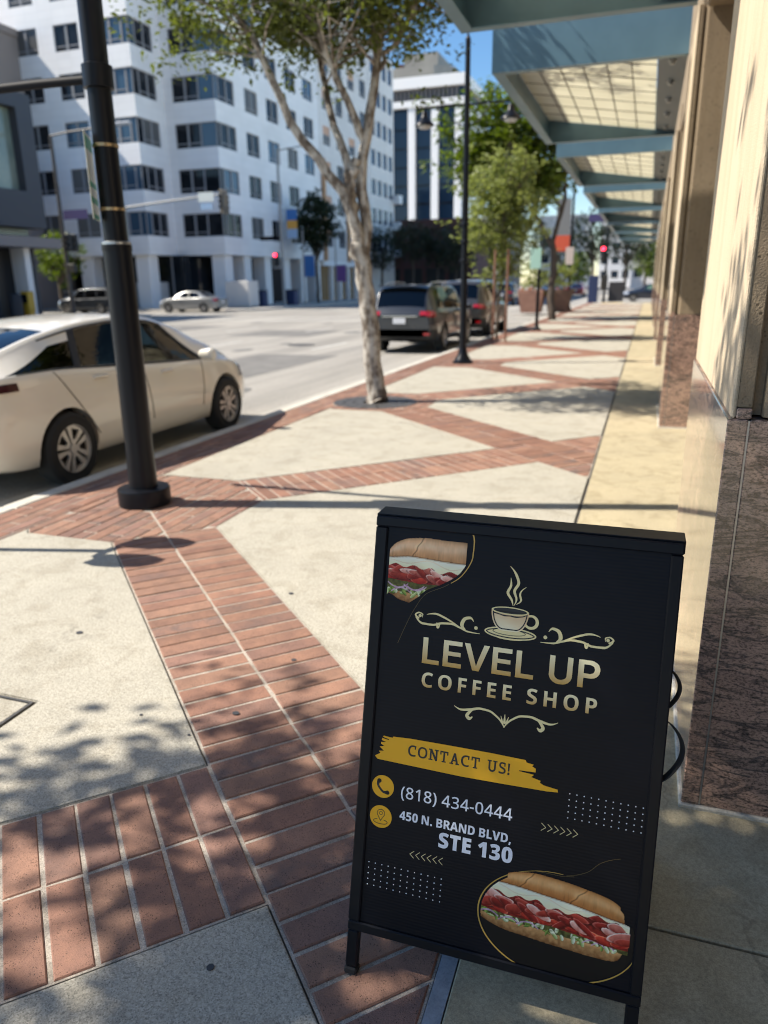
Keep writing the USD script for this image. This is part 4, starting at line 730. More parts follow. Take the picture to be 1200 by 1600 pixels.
    # crust
    t = (Y-E['clo'])/np.maximum(E['top']-E['clo'], .004); k = (t > 0) & (t < 1) & (X > cv['top'][0][0]) & (X < cv['top'][-1][0])
    b = mix(crust[1], crust[0], .25+t*1.5+.5*(n1-.5)); b = b+(H(crust[2])-b)*np.clip(np.exp(-((t-.62)/.22)**2)*(.35+.9*(n1-.3)), 0, .85)[..., None]
    b = b*(1-.50*np.clip((t-.80)/.2, 0, 1)**1.5)[..., None]*(.86+.28*nz(X*2, Y*.4, 150, seed+5))[..., None]
    wr = nz(X*1.0, Y*.15, 240, seed+8); b = b*(1-.30*np.clip((wr-.56)*6, 0, 1)*np.clip(1-t*1.3, 0, 1))[..., None]
    for sa, sb, sl in cv.get('score', []) if False else SCORES[seed]:
        d = np.abs(X-(sa+(sb-sa)*(1-t)**.8)+.0012*np.sin(t*14)); b = b*(1-.60*np.exp(-(d/.0016)**2))[..., None]; d2 = d-.004; b = b*(1+.16*np.exp(-(d2/.003)**2))[..., None]
    e = np.clip((X-cv['top'][-1][0]+.030)/.030, 0, 1)**2; b = b*(1-.30*e)[..., None]
    put(k, b)
    k = (np.abs(Y-E['clo']) < .0022) & m & inx; c[k] *= .55
    return np.clip(c*1.22, 0, .92), m
SCORES = {3: [(.4201, .3891, 0), (.5343, .4971, 0)], 11: [(.1150, .0900, 0)]}
CV2 = {'top': [(.3290, .1990), (.3377, .2070), (.353, .2178), (.3784, .2284), (.4232, .2345), (.4775, .2315), (.5343, .2240), (.5748, .2160), (.5980, .2050), (.6080, .1900), (.6105, .1695)], 'clo': [(.3200, .1985), (.3876, .1956), (.4365, .1908), (.4941, .1852), (.5477, .1773), (.5787, .1722), (.6093, .1685), (.622, .1655)],
       'chs': [(.3050, .1840), (.3226, .1830), (.3568, .1709), (.4216, .1740), (.4580, .1643), (.5085, .1639), (.5509, .1700), (.5944, .1640), (.6190, .1533)], 'ham': [(.3000, .1367), (.3369, .1298), (.3769, .1264), (.4419, .1264), (.49, .1223), (.5373, .1182), (.584, .111), (.620, .112)],
       'let': [(.3050, .1300), (.3643, .1197), (.4265, .1189), (.4875, .1149), (.5469, .1141), (.6150, .1086)], 'bun': [(.3050, .1110), (.3137, .1066), (.3633, .0920), (.4128, .0881), (.4615, .0843), (.5092, .0821), (.556, .0801), (.5900, .0815), (.6030, .0870), (.6120, .1040)]}
CV1 = {'top': [(.0285, .8900), (.0364, .9092), (.0525, .9254), (.0817, .9366), (.1237, .9403), (.1655, .9387), (.2140, .9383)], 'clo': [(.0285, .8905), (.0358, .8894), (.0849, .8946), (.1274, .8929), (.1693, .8903), (.2140, .8894)], 'chs': [(.0218, .8732), (.0652, .8728), (.0973, .8721), (.1291, .8715), (.1505, .8657), (.2140, .8725)],
       'ham': [(.0218, .8450), (.0677, .8380), (.1228, .8360), (.2140, .8420)], 'let': [(.0218, .8200), (.0696, .8190), (.1257, .8150), (.214, .8150)], 'bun': [(.0218, .8100), (.0467, .8039), (.0625, .7953), (.0931, .7887), (.1103, .7860), (.2140, .7800)]}
ring_full = Polygon([(.4711+.1645*math.cos(t), .1270+.1140*math.sin(t)) for t in np.linspace(0, 2*math.pi, 80, endpoint=False)]).intersection(pbox)
reg2 = ring_full.intersection(box(0, 0, .624, 1))
flat('dark_plate_print', ring_full.intersection(box(0, 0, 1, .165)), 'print_plate', 1)
grid_print('sandwich_print', reg2.union(box(.36, .15, .60, .2420)), .0010, lambda X, Y: sandwich(X, Y, CV2, 3, .300, .622, ('c5874a', '9c5a28', 'e3b67c')), 3)
reg1 = Polygon(list(arc1[:46])+[(.0285, .735), (.0285, .970)]).buffer(-.006).intersection(box(.0285, .72, .2135, .96))
grid_print('sandwich_print', reg1, .0010, lambda X, Y: sandwich(X, Y, CV1, 11, .0285, .2135, ('d2a375', 'ab7748', 'e8cdaa')), 3)

# ================================================================ poles
def ring_prof(r, z, h=.03, d=.006): return [(r, z), (r+d, z+.004), (r+d, z+h-.004), (r, z+h)]
def pole_near():
    t = thing('signal_pole', 'thick near black pole with brass bands standing on a round base beside the white car', 'pole', (-3.475, 4.53, 0))
    obj('base', lathe([(.187, 0), (.192, .006), (.192, .118), (.186, .128), (.110, .132)], n=40), 'black_paint', t, smooth=40)
    obj('lower_shaft', lathe([(.105, .12), (.100, .40), (.096, 1.80), (.100, 1.805), (.100, 1.84), (.081, 1.850)], n=32), 'black_paint', t, smooth=40)
    obj('upper_shaft', lathe([(.080, 1.84), (.077, 2.6), (.073, 5.9)], n=32), 'black_paint', t, smooth=40)
    for z in (2.055, 2.445): obj('band', lathe([(.079, z), (.0835, z+.002), (.0835, z+.020), (.079, z+.022)], n=32), 'brass_band', t, smooth=40)
    obj('collar', lathe([(.098, 1.842), (.098, 1.858), (.082, 1.866)], n=32), 'steel', t, smooth=40)
    obj('arm', tube([(-.07, 0, 2.855), (-.5, 0, 2.862), (-2.2, 0, 2.86)], [.028, .030, .034], 12), 'black_matte', t, smooth=40)
    obj('arm_clamp', lathe([(.086, 2.79), (.096, 2.795), (.096, 2.925), (.086, 2.93)], n=28), 'black_paint', t, smooth=40)
    return t
pole_near()
ps = thing('parking_sign', 'green and white parking sign seen almost edge on, banded to the thick black pole', 'sign', (-3.600, 4.500, 0))
def plate_frame(ang): return np.array([math.cos(ang), math.sin(ang), 0])
pe = plate_frame(math.radians(121)); pn = np.array([-pe[1], pe[0], 0])
def pl(m): return xf(m, np.array([.02, -.01, 0]), pe, pn, np.array([0, 0, 1.0]))
obj('plate', [pl(bx(-.155, .155, 0, .003, 2.00, 2.53, .001))], 'sign_white', ps)
for z0, z1 in ((2.43, 2.51), (2.20, 2.235), (2.10, 2.14)): obj('print_bar', [pl(bx(-.14, .14, .0036, .0042, z0, z1)), pl(bx(-.14, .14, -.0012, -.0006, z0, z1))], 'sign_green', ps)
obj('print_arrow', [pl(rot(join(extr(Polygon([(-.12, 2.02), (-.07, 2.06), (-.07, 2.035), (.12, 2.035), (.12, 2.005), (-.07, 2.005), (-.07, 1.985)]), .0006, -.0012-0.0)), (1, 0, 0), math.pi/2).apply_translation((0, -.0012, 0)))], 'sign_green', ps)

def street_lamp():
    t = thing('street_lamp', 'slim black twin arm street lamp beyond the pale barked tree', 'street lamp', (-3.48, 15.12, 0))
    obj('base', lathe([(.205, 0), (.205, .04), (.165, .06), (.150, .10), (.110, .16), (.085, .24), (.075, .30)], n=28), 'black_paint', t, smooth=40)
    obj('shaft', lathe([(.072, .29), (.068, 1.2), (.058, 3.2), (.048, 5.75), (.050, 5.80), (.034, 5.83)], n=20), 'black_paint', t, smooth=40)
    for z in (1.95, 2.30, 2.62): obj('ring', lathe([(.066, z), (.088, z+.012), (.088, z+.045), (.064, z+.06)], n=20), 'black_paint', t, smooth=40)
    obj('finial', lathe([(.032, 5.82), (.012, 5.9), (.010, 6.7), (.002, 6.75)], n=12), 'black_paint', t, smooth=40)
    for s in (-1, 1):
        a = obj('arm', [tube([(0, 0, 4.72), (s*.4, 0, 4.74), (s*.82, 0, 4.72)], .020, 10), tube([(s*.05, 0, 4.38), (s*.25, 0, 4.45), (s*.45, 0, 4.70)], .011, 8)], 'black_paint', t, smooth=40)
        L = obj('lantern', lathe([(.03, 4.68), (.05, 4.66), (.06, 4.60), (.09, 4.54), (.17, 4.47), (.185, 4.43), (.175, 4.425)][::-1], (s*.82, 0, 0), 24), 'black_paint', t, smooth=40)
        obj('globe', lathe([(.04, 4.37), (.09, 4.38), (.115, 4.40), (.125, 4.424)], (s*.82, 0, 0), 20), 'lamp_glass', L, smooth=60)
    return t
street_lamp()

def parking_meter():
    t = thing('parking_meter', 'twin head parking meter at the kerb whose shadow falls on the pale slab', 'parking meter', (-4.14, 3.27, 0))
    obj('post', lathe([(.06, 0), (.06, .02), (.030, .03), (.030, 1.22)], n=16), 'pole_grey', t, smooth=40)
    obj('yoke', tube([(-.02, -.16, 1.30), (-.01, -.10, 1.22), (0, 0, 1.20), (.01, .10, 1.22), (.02, .16, 1.30)], .025, 10), 'pole_grey', t, smooth=40)
    for s in (-1, 1):
        prof = Polygon([(-.085, 1.28), (.085, 1.28), (.10, 1.42), (.095, 1.52)]+[(.095*math.cos(a), 1.54+.10*math.sin(a)) for a in np.linspace(.1, math.pi-.1, 10)]+[(-.095, 1.52), (-.10, 1.42)])
        m = rot(join(extr(prof, .11, -.055)), (1, 0, 0), math.pi/2)
        obj('meter_head', [move(rot(m, (0, 0, 1), math.radians(75)), (0, s*.165, 0))], 'cast_iron', t)
parking_meter()

# ================================================================ cars
def car(name, label, group, loc, rz, sp, cat='car'):
    """Body lofted from profiles; windows, cabin and wheel wells cut out; lamps are pieces of the skin."""
    t = thing(name, label, cat, loc, rz, group)
    f = lambda k: PchipInterpolator(*np.array(sp[k], float).T)
    zt, zb, wb, wt = f('zt'), f('zb'), f('wb'), f('wt'); z0f = f('z0') if 'z0' in sp else (lambda y: np.full_like(np.asarray(y, float), sp.get('floor', .2)))
    L = sp['L']
    def sec(y, g=0.0, gz=0.0):
        T, Bz, w, r, z0 = float(zt(y))+gz, float(zb(y)), float(wb(y))+g, float(wt(y))+g, float(z0f(y))-gz
        T = max(T, Bz+.03); d = min(.06, (T-Bz)*.5); r = min(r, w*.93)
        zm = z0+(Bz-z0)*.5
        P = [(0, z0), (.80*w, z0), (.93*w, z0+.035), (.972*w, z0+.12), (.985*w, z0+.20), (w, zm), (.998*w, zm+.10), (.975*w, Bz-.10), (.962*w, Bz-.05), (.945*w, Bz-.012), (.93*w, Bz)]
        A, Bp = np.array([.93*w, Bz]), np.array([r, T-d])
        P += [tuple(A+(Bp-A)*s) for s in (.25, .5, .75)]+[tuple(Bp), (.965*r, T-d*.55)]
        P += [(x*r, T-.03*min(1, d/.06)*(x/.93)**2.5) for x in (.93, .8, .6, .4, .2)]+[(0, T)]
        return np.array(P)
    def loft(ys, g=0.0, gz=0.0):
        S_ = [sec(y, g, gz) for y in ys]; S_ = [np.vstack([s, (s[1:-1]*[-1, 1])[::-1]]) for s in S_]; n = len(S_[0])
        V = np.vstack([np.c_[s[:, 0], np.full(n, y), s[:, 1]] for s, y in zip(S_, ys)]); F = []
        for i in range(len(ys)-1):
            for j in range(n):
                a, b, c, d = i*n+j, i*n+(j+1) % n, (i+1)*n+(j+1) % n, (i+1)*n+j; F += [[a, c, b], [a, d, c]]
        for i, flip in ((0, False), (len(ys)-1, True)):
            k = len(V); V = np.vstack([V, [0, ys[i], S_[i][:, 1].mean()]])
            for j in range(n):
                q = [k, i*n+j, i*n+(j+1) % n]; F.append(q[::-1] if flip else q)
        m = trimesh.Trimesh(V, np.array(F), process=False)
        if m.volume < 0: m.invert()
        return m
    eps = np.r_[0, .004, .015, .035, .07]
    ys = np.unique(np.round(np.r_[eps, np.linspace(.11, L-.11, 52), L-eps], 4))
    full = man(loft(ys)); body = full
    big = man(loft(np.unique(np.r_[-.006, ys, L+.006]).clip(-.006, L+.006), .006, .004)) if False else man(loft(ys, .007, .004)).translate((0, 0, 0))
    R = sp['R']; tw = sp.get('tread', .22); X = sp['track']
    cyl = lambda r, y, x0, x1: m3.Manifold.cylinder(x1-x0, r, r, 40).rotate((0, 90, 0)).translate((x0, y, R))
    for y in sp['axles']:
        for s in (-1, 1): body -= cyl(R*1.13, y, s*X-.34 if s > 0 else s*X-.30, s*X+.30 if s > 0 else s*X+.34)
    c0, c1 = sp['cabin']
    yc = np.linspace(c0, c1, 26)
    def sec_in(y):
        T, Bz, w, r = float(zt(y)), float(zb(y)), float(wb(y)), float(wt(y)); T = max(T-.05, Bz-.25); r = min(r, w*.93)-.07
        return np.array([(-w*.86, Bz-.48), (w*.86, Bz-.48), (w*.86, min(Bz-.02, T-.03)), (max(r, .1), T-.02), (max(r, .1)-.12, T), (-max(r, .1)+.12, T), (-max(r, .1), T-.02), (-w*.86, min(Bz-.02, T-.03))])
    V = np.vstack([np.c_[sec_in(y)[:, 0], np.full(8, y), sec_in(y)[:, 1]] for y in yc]); F = []
    for i in range(len(yc)-1):
        for j in range(8): a, b, c, d = i*8+j, i*8+(j+1) % 8, (i+1)*8+(j+1) % 8, (i+1)*8+j; F += [[a, c, b], [a, d, c]]
    for i, fl in ((0, False), (len(yc)-1, True)):
        for j in range(1, 7): q = [i*8, i*8+j, i*8+j+1]; F.append(q[::-1] if fl else q)
    cab = trimesh.Trimesh(V, np.array(F), process=False)
    if cab.volume < 0: cab.invert()
    cabin = man(cab); body -= cabin
    panes, trims = [], []
    def side_pt(y, s):
        q = sec(y); A, Bp = q[10], q[14]; return A+(Bp-A)*s
    def thick(grid, nrm, a, b):
        """closed slab from a grid of points pushed a and b along nrm"""
        h, w = grid.shape[:2]; top, bot = (grid+nrm*a).reshape(-1, 3), (grid+nrm*b).reshape(-1, 3); V = np.vstack([top, bot]); n = h*w; F = []
        for i in range(h-1):
            for j in range(w-1):
                p, q, r, s = i*w+j, i*w+j+1, (i+1)*w+j+1, (i+1)*w+j; F += [[p, q, r], [p, r, s], [n+p, n+r, n+q], [n+p, n+s, n+r]]
        edge = [(0, j) for j in range(w)]+[(i, w-1) for i in range(1, h)]+[(h-1, j) for j in range(w-2, -1, -1)]+[(i, 0) for i in range(h-2, 0, -1)]
        for k in range(len(edge)):
            p, q = edge[k], edge[(k+1) % len(edge)]; p, q = p[0]*w+p[1], q[0]*w+q[1]; F += [[p, n+p, q], [q, n+p, n+q]]
        m = trimesh.Trimesh(V, np.array(F), process=False)
        if m.volume < 0: m.invert()
        return m
    for win in sp['side']:                                   # (y at sill rear, sill front, roof front, roof rear), lower and upper fraction
        (ya, yb_, yc_, yd), s0, s1, mt = win
        for sx in (-1, 1):
            G = np.zeros((10, 16, 3))
            for i, s in enumerate(np.linspace(s0, s1, 10)):
                k = (s-s0)/(s1-s0); y_a, y_b = ya+(yd-ya)*k, yb_+(yc_-yb_)*k
                for j, y in enumerate(np.linspace(y_a, y_b, 16)): q = side_pt(y, s); G[i, j] = (sx*q[0], y, q[1])
            n = np.broadcast_to(np.array([sx*.96, 0, .28]), G.shape)
            body -= man(thick(G, n, .08, -.14)); panes.append((thick(G, n, -.004, -.010), mt))
    for (ya, yb_, yc_, yd), s0, s1 in sp.get('trim', []):      # black pillars and sills between the panes
        for sx in (-1, 1):
            G = np.zeros((6, 18, 3))
            for i, s in enumerate(np.linspace(s0, s1, 6)):
                k = (s-s0)/(s1-s0); y_a, y_b = ya+(yd-ya)*k, yb_+(yc_-yb_)*k
                for j, y in enumerate(np.linspace(y_a, y_b, 18)): q = side_pt(y, s); G[i, j] = (sx*q[0], y, q[1])
            trims.append(thick(G, np.broadcast_to(np.array([sx*.96, 0, .28]), G.shape), .004, -.02))
    for kind in ('front', 'rear'):
        if kind not in sp: continue
        (y0, y1), frac, mt = sp[kind]
        G = np.zeros((12, 15, 3)); N = np.zeros_like(G)
        for i, y in enumerate(np.linspace(y0, y1, 12)):
            dz = (float(zt(y+.01))-float(zt(y-.01)))/.02; nn = np.array([0, -dz, 1.0]); nn /= np.linalg.norm(nn); r = min(float(wt(y)), float(wb(y))*.93)
            for j, x in enumerate(np.linspace(-frac, frac, 15)): G[i, j] = (x*r, y, max(float(zt(y)), float(zb(y))+.03)-.03*(abs(x)/.93)**2.5); N[i, j] = nn
        body -= man(thick(G, N, .08, -.14)); panes.append((thick(G, N, -.004, -.010), mt))
    box_ = lambda b: man(bx(*b))
    for nm, mt, b in sp.get('skin', []):                     # lamps and bumpers cut out of the skin
        piece = big ^ box_(b)
        if nm == 'trim': piece = piece
        piece -= full.translate((0, .012 if b[3] < L/2 else -.012, 0)) if False else m3.Manifold()
        body -= box_((b[0]+.001, b[1]-.001, b[2]+.001, b[3]-.001, b[4]+.001, b[5]-.001)) if nm == 'hole' else m3.Manifold()
        for y in sp['axles']:
            for s in (-1, 1): piece -= cyl(R*1.13, y, s*X-.34 if s > 0 else s*X-.30, s*X+.30 if s > 0 else s*X+.34)
        obj(nm, piece, mt, t, smooth=35)
    bm = join(body); obj('body', bm, sp['paint'], t, smooth=32)
    names = {}
    for m, mt in panes: obj('window', m, mt, t)
    for m in trims: obj('window_trim', m, 'car_plastic', t, smooth=40)
    # cabin furniture
    zs = float(zb((c0+c1)/2))
    for sx in (-.38, .38):
        yf = c0+(c1-c0)*.50
        obj('front_seat', [bx(sx-.24, sx+.24, yf, yf+.50, zs-.47, zs-.28, .05), rot(bx(sx-.23, sx+.23, yf-.08, yf+.06, zs-.33, zs+.18, .05), (1, 0, 0), .18, (sx, yf, zs-.3)), bx(sx-.12, sx+.12, yf-.15, yf-.05, zs+.20, zs+.36, .04)], 'seat_cloth', t)
    yr = c0+(c1-c0)*.24
    obj('rear_seat', [bx(-.62, .62, yr, yr+.45, zs-.47, zs-.30, .05), bx(-.60, .60, yr-.08, yr+.06, zs-.33, zs+.14, .05)], 'seat_cloth', t)
    obj('dashboard', bx(-.64, .64, c1-.95, c1-.55, zs-.40, zs-.10, .06), 'interior', t)
    # wheels
    for y in sp['axles']:
        for s in (-1, 1):
            ty = [(R*.66, -tw/2), (R*.90, -tw/2), (R*.985, -tw/2+.02), (R, -tw/2+.05), (R, tw/2-.05), (R*.985, tw/2-.02), (R*.90, tw/2), (R*.66, tw/2)]
            place = lambda m: move(rot(m, (0, 1, 0), s*math.pi/2), (s*(X-tw/2+.02), y, R))
            w = obj('wheel', place(ring(ty)), 'rubber', t, smooth=30)
            ns = sp.get('spokes', 5); sh = []
            for k in range(ns):
                a = 2*math.pi*k/ns+.3; h = math.pi/ns
                c_ = lambda r, q: (r*math.cos(a+q), r*math.sin(a+q))
                if sp.get('turbine'):
                    p = Polygon([c_(R*.12, -h*.75), c_(R*.63, -h*.86), c_(R*.66, -h*.2), c_(R*.66, h*.2), c_(R*.63, h*.86), c_(R*.12, h*.75)]).difference(Polygon([c_(R*.26, -h*.30), c_(R*.56, -h*.42), c_(R*.56, h*.42), c_(R*.26, h*.30)]))
                else: p = Polygon([c_(R*.08, -.5), c_(R*.66, -h*.36), c_(R*.66, h*.36), c_(R*.08, .5)])
                sh += extr(p, .022, tw/2-.045)
            obj('rim', [place(q) for q in sh+[ring([(R*.62, tw/2-.06), (R*.675, tw/2-.06), (R*.675, tw/2-.004), (R*.645, tw/2-.004)]), lathe([(R*.14, tw/2-.03), (R*.13, tw/2-.010)], n=18)]], sp.get('rim', 'alloy'), w)
            obj('hub_disc', place(lathe([(R*.655, tw/2-.09), (R*.655, tw/2-.06)], n=24)), 'car_plastic', w)
    for sx in (-1, 1):
        y = sp['mirror']; z = float(zb(y)); w = float(wb(y))
        q = m3.Manifold.hull(m3.Manifold.batch_boolean([m3.Manifold.sphere(r, 16).translate(p) for r, p in ((.055, (sx*(w+.06), y, z+.07)), (.060, (sx*(w+.17), y-.02, z+.085)), (.045, (sx*(w+.19), y-.02, z+.05)), (.03, (sx*(w+.05), y+.03, z+.03)))], m3.OpType.Add))
        obj('mirror', q, sp['paint'], t, smooth=50)
    for sx in (-1, 1):
        for y in sp.get('handles', []):
            q = sec(y); z = q[8][1]-.03; x = q[8][0]
            obj('door_handle', [bx(min(sx*(x-.01), sx*(x+.035)), max(sx*(x-.01), sx*(x+.035)), y-.10, y+.10, z-.014, z+.014, .008)], sp['paint'], t); obj('handle_recess', [bx(min(sx*(x-.02), sx*(x+.006)), max(sx*(x-.02), sx*(x+.006)), y-.085, y+.085, z-.040, z-.0145, .004)], 'joint_dark', t)
        for y, y2 in sp.get('gaps', []):                      # shut lines of the doors
            g = []
            for zz in np.linspace(.0, 1, 12):
                yy = y+(y2-y)*zz; q = sec(yy); z = q[4][1]+(q[9][1]-q[4][1])*zz
                x = np.interp(z, q[3:10, 1], q[3:10, 0]); g.append((sx*(x+.0005), yy, z))
            obj('shut_line', tube(g, .0050, 5), 'joint_dark', t)
    for nm, mt, m in sp.get('extra', []): obj(nm, m, mt, t)
    return t
PRIUS = dict(L=4.54, zt=[(0, .95), (.03, 1.04), (.10, 1.08), (.45, 1.19), (1.0, 1.335), (1.6, 1.425), (2.1, 1.450), (2.5, 1.425), (2.9, 1.325), (3.35, 1.14), (3.72, 1.00), (4.0, .90), (4.25, .80), (4.43, .68), (4.54, .54)],
    zb=[(0, .92), (.3, 1.01), (.8, 1.02), (1.6, .975), (2.6, .92), (3.4, .88), (3.8, .84), (4.1, .75), (4.4, .62), (4.54, .48)], wb=[(0, .66), (.08, .78), (.3, .855), (.9, .88), (2.2, .88), (3.3, .88), (4.0, .85), (4.3, .74), (4.46, .58), (4.54, .42)],
    wt=[(0, .58), (.3, .60), (1.0, .605), (2.0, .61), (2.7, .615), (3.2, .66), (3.6, .72), (4.2, .62), (4.54, .36)], z0=[(0, .40), (.15, .27), (.6, .20), (3.9, .19), (4.4, .22), (4.54, .30)],
    axles=(.93, 3.63), R=.325, tread=.205, track=.875, cabin=(.42, 3.52), paint='pearl_white', spokes=5, turbine=True, mirror=3.06, handles=(1.42, 2.46), gaps=((1.32, .86), (2.16, 2.08), (3.10, 3.16)),
    side=[((2.12, 3.22, 2.70, 2.10), .05, .95, 'car_glass'), ((1.22, 2.05, 2.03, 1.40), .05, .95, 'privacy_glass'), ((.36, 1.16, 1.33, 1.02), .05, .74, 'privacy_glass')],
    trim=[((2.045, 2.125, 2.11, 2.025), .02, .97), ((1.15, 1.23, 1.41, 1.32), .02, .95), ((.48, 3.28, 3.26, .48), .0, .045), ((.95, 2.74, 2.74, .95), .955, .995), ((3.20, 3.30, 2.74, 2.68), .03, .97)],
    front=((2.78, 3.62), .93, 'car_glass'), rear=((.14, 1.12), .90, 'privacy_glass'),
    skin=[('tail_light', 'tail_dark', (.50, 1.0, -.1, .44, .90, .965)), ('tail_light', 'tail_dark', (-1.0, -.50, -.1, .44, .90, .965)), ('headlight', 'lamp_clear', (.44, 1.0, 3.98, 4.5, .62, .78)), ('headlight', 'lamp_clear', (-1.0, -.44, 3.98, 4.5, .62, .78))],
    extra=[('number_plate', 'plate_white', bx(-.16, .16, -.03, .01, .66, .80)), ('number_plate', 'plate_white', bx(-.16, .16, 4.53, 4.56, .40, .54))])
car('parked_car', 'cream white hatchback parked at the kerb behind the thick black pole', 'cars parked along our kerb', (-5.62, 4.34, -.13), 0, PRIUS)
SUV = dict(L=4.80, zt=[(0, .95), (.05, 1.02), (.14, 1.18), (.34, 1.56), (.5, 1.64), (1.4, 1.685), (2.6, 1.66), (3.0, 1.56), (3.55, 1.16), (3.7, 1.12), (4.3, 1.04), (4.6, .92), (4.74, .80), (4.80, .66)],
    zb=[(0, .92), (.4, 1.05), (2.5, 1.02), (3.6, .99), (4.3, .92), (4.6, .78), (4.80, .58)], wb=[(0, .76), (.06, .84), (.25, .91), (1, .92), (3.6, .92), (4.3, .88), (4.65, .72), (4.80, .55)],
    wt=[(0, .70), (.3, .66), (1, .68), (2.6, .68), (3.2, .72), (3.7, .78), (4.4, .70), (4.8, .45)], z0=[(0, .42), (.2, .34), (.7, .25), (4.1, .25), (4.6, .30), (4.8, .38)],
    axles=(1.0, 3.75), R=.355, tread=.235, track=.90, cabin=(.30, 3.60), paint='graphite_paint', spokes=5, mirror=3.10, handles=(1.62, 2.62), gaps=((1.45, 1.15), (2.35, 2.30), (3.30, 3.35)),
    side=[((1.32, 2.24, 2.22, 1.40), .08, .92, 'privacy_glass'), ((2.32, 3.20, 2.80, 2.30), .08, .92, 'car_glass'), ((.56, 1.24, 1.32, .66), .12, .90, 'privacy_glass')], front=((3.02, 3.60), .93, 'car_glass'), rear=((.125, .33), .92, 'privacy_glass'),
    skin=[('tail_light', 'tail_red', (.52, 1.0, -.1, .24, .90, 1.04)), ('tail_light', 'tail_red', (-1.0, -.52, -.1, .24, .90, 1.04)), ('headlight', 'lamp_clear', (.45, 1.0, 4.3, 4.8, .74, .92)), ('headlight', 'lamp_clear', (-1.0, -.45, 4.3, 4.8, .74, .92)), ('bumper', 'car_plastic', (-1, 1, -.1, .32, .3, .60)), ('bumper', 'car_plastic', (-1, 1, 4.5, 4.9, .3, .52)), ('sill', 'car_plastic', (-1, 1, .9, 4.0, .2, .36))],
    extra=[('number_plate', 'plate_white', bx(-.16, .16, -.035, .01, .74, .88)), ('reflector', 'tail_red', bx(.62, .78, -.012, .05, .46, .52)), ('reflector', 'tail_red', bx(-.78, -.62, -.012, .05, .46, .52)), ('chrome_strip', 'alloy', bx(-.45, .45, -.02, .02, .905, .93)), *[('roof_rail', 'silver_paint', tube([(s*.58, y, z) for y, z in ((.75, 1.64), (.85, 1.71), (1.5, 1.735), (2.3, 1.72), (2.42, 1.65))], .018, 8)) for s in (-1, 1)], ('rear_spoiler', 'graphite_paint', bx(-.62, .62, .22, .46, 1.625, 1.665, .015))])
car('parked_car', 'dark grey estate with roof rails and red tail lights parked behind the tree trunk', 'cars parked along our kerb', (-5.83, 18.25, -.13), 0, SUV)
SUV2 = dict(SUV); SUV2.update(paint='brown_grey_paint', zt=[(y, z*1.07 if z > 1.1 else z) for y, z in SUV['zt']]); SUV2['extra'] = SUV['extra'][:3]
car('parked_car', 'taller brownish car parked nose out just beyond the dark grey estate', 'cars parked along our kerb', (-5.80, 24.3, -.13), 0, SUV2)
SEDAN = dict(L=4.75, zt=[(0, .88), (.06, .98), (.2, 1.02), (.75, 1.06), (1.1, 1.20), (1.6, 1.40), (2.2, 1.45), (2.7, 1.40), (3.2, 1.18), (3.5, 1.03), (4.2, .93), (4.6, .80), (4.75, .60)],
    zb=[(0, .84), (.5, .97), (2, .94), (3.4, .92), (4.2, .84), (4.75, .52)], wb=[(0, .70), (.1, .82), (.4, .89), (2, .90), (3.6, .90), (4.4, .82), (4.75, .52)], wt=[(0, .62), (.8, .66), (1.6, .60), (2.7, .61), (3.4, .72), (4.2, .66), (4.75, .40)],
    z0=[(0, .36), (.3, .24), (4.3, .22), (4.75, .32)], axles=(1.0, 3.8), R=.32, tread=.21, track=.875, cabin=(.75, 3.45), paint='silver_paint', spokes=7, mirror=3.0, handles=(1.55, 2.5),
    side=[((1.25, 2.15, 2.12, 1.55), .08, .92, 'privacy_glass'), ((2.22, 3.10, 2.68, 2.20), .08, .92, 'car_glass')], front=((2.78, 3.44), .92, 'car_glass'), rear=((.82, 1.50), .9, 'privacy_glass'),
    skin=[('tail_light', 'tail_red', (.48, 1.0, -.1, .25, .74, .92)), ('tail_light', 'tail_red', (-1.0, -.48, -.1, .25, .74, .92)), ('headlight', 'lamp_clear', (.45, 1.0, 4.2, 4.8, .62, .80)), ('headlight', 'lamp_clear', (-1.0, -.45, 4.2, 4.8, .62, .80))], extra=[('number_plate', 'plate_white', bx(-.16, .16, -.03, .01, .62, .74))])
car('street_car', 'silver sedan crossing in front of the white office corner', 'cars out on the roads', (-27.4, 46.3, -.13), math.radians(90), SEDAN)
S2 = dict(SUV); S2.update(paint='graphite_paint'); car('street_car', 'dark grey utility car at the far left corner by the yellow box', 'cars out on the roads', (-33.6, 43.6, -.13), math.radians(90), S2)
S3 = dict(SEDAN); S3.update(paint='dark_blue_paint'); car('street_car', 'dark sedan crossing at the end of the walk beside the pillars', 'cars out on the roads', (2.6, 69.5, -.13), math.radians(90), S3)
S4 = dict(SEDAN); S4.update(paint='red_car_paint'); car('street_car', 'small red sedan far down the street beyond the planters', 'cars out on the roads', (-8.0, 92.0, -.13), 0, S4)
S5 = dict(SEDAN); S5.update(paint='white_car_paint'); car('street_car', 'white sedan far down the street beside the red one', 'cars out on the roads', (-11.6, 96.0, -.13), 0, S5)
S6 = dict(SUV); S6.update(paint='dark_blue_paint', extra=SUV['extra'][:3]); car('street_car', 'dark blue car half hidden between the staked young tree and the planters', 'cars out on the roads', (-10.5, 58.0, -.13), 0, S6)

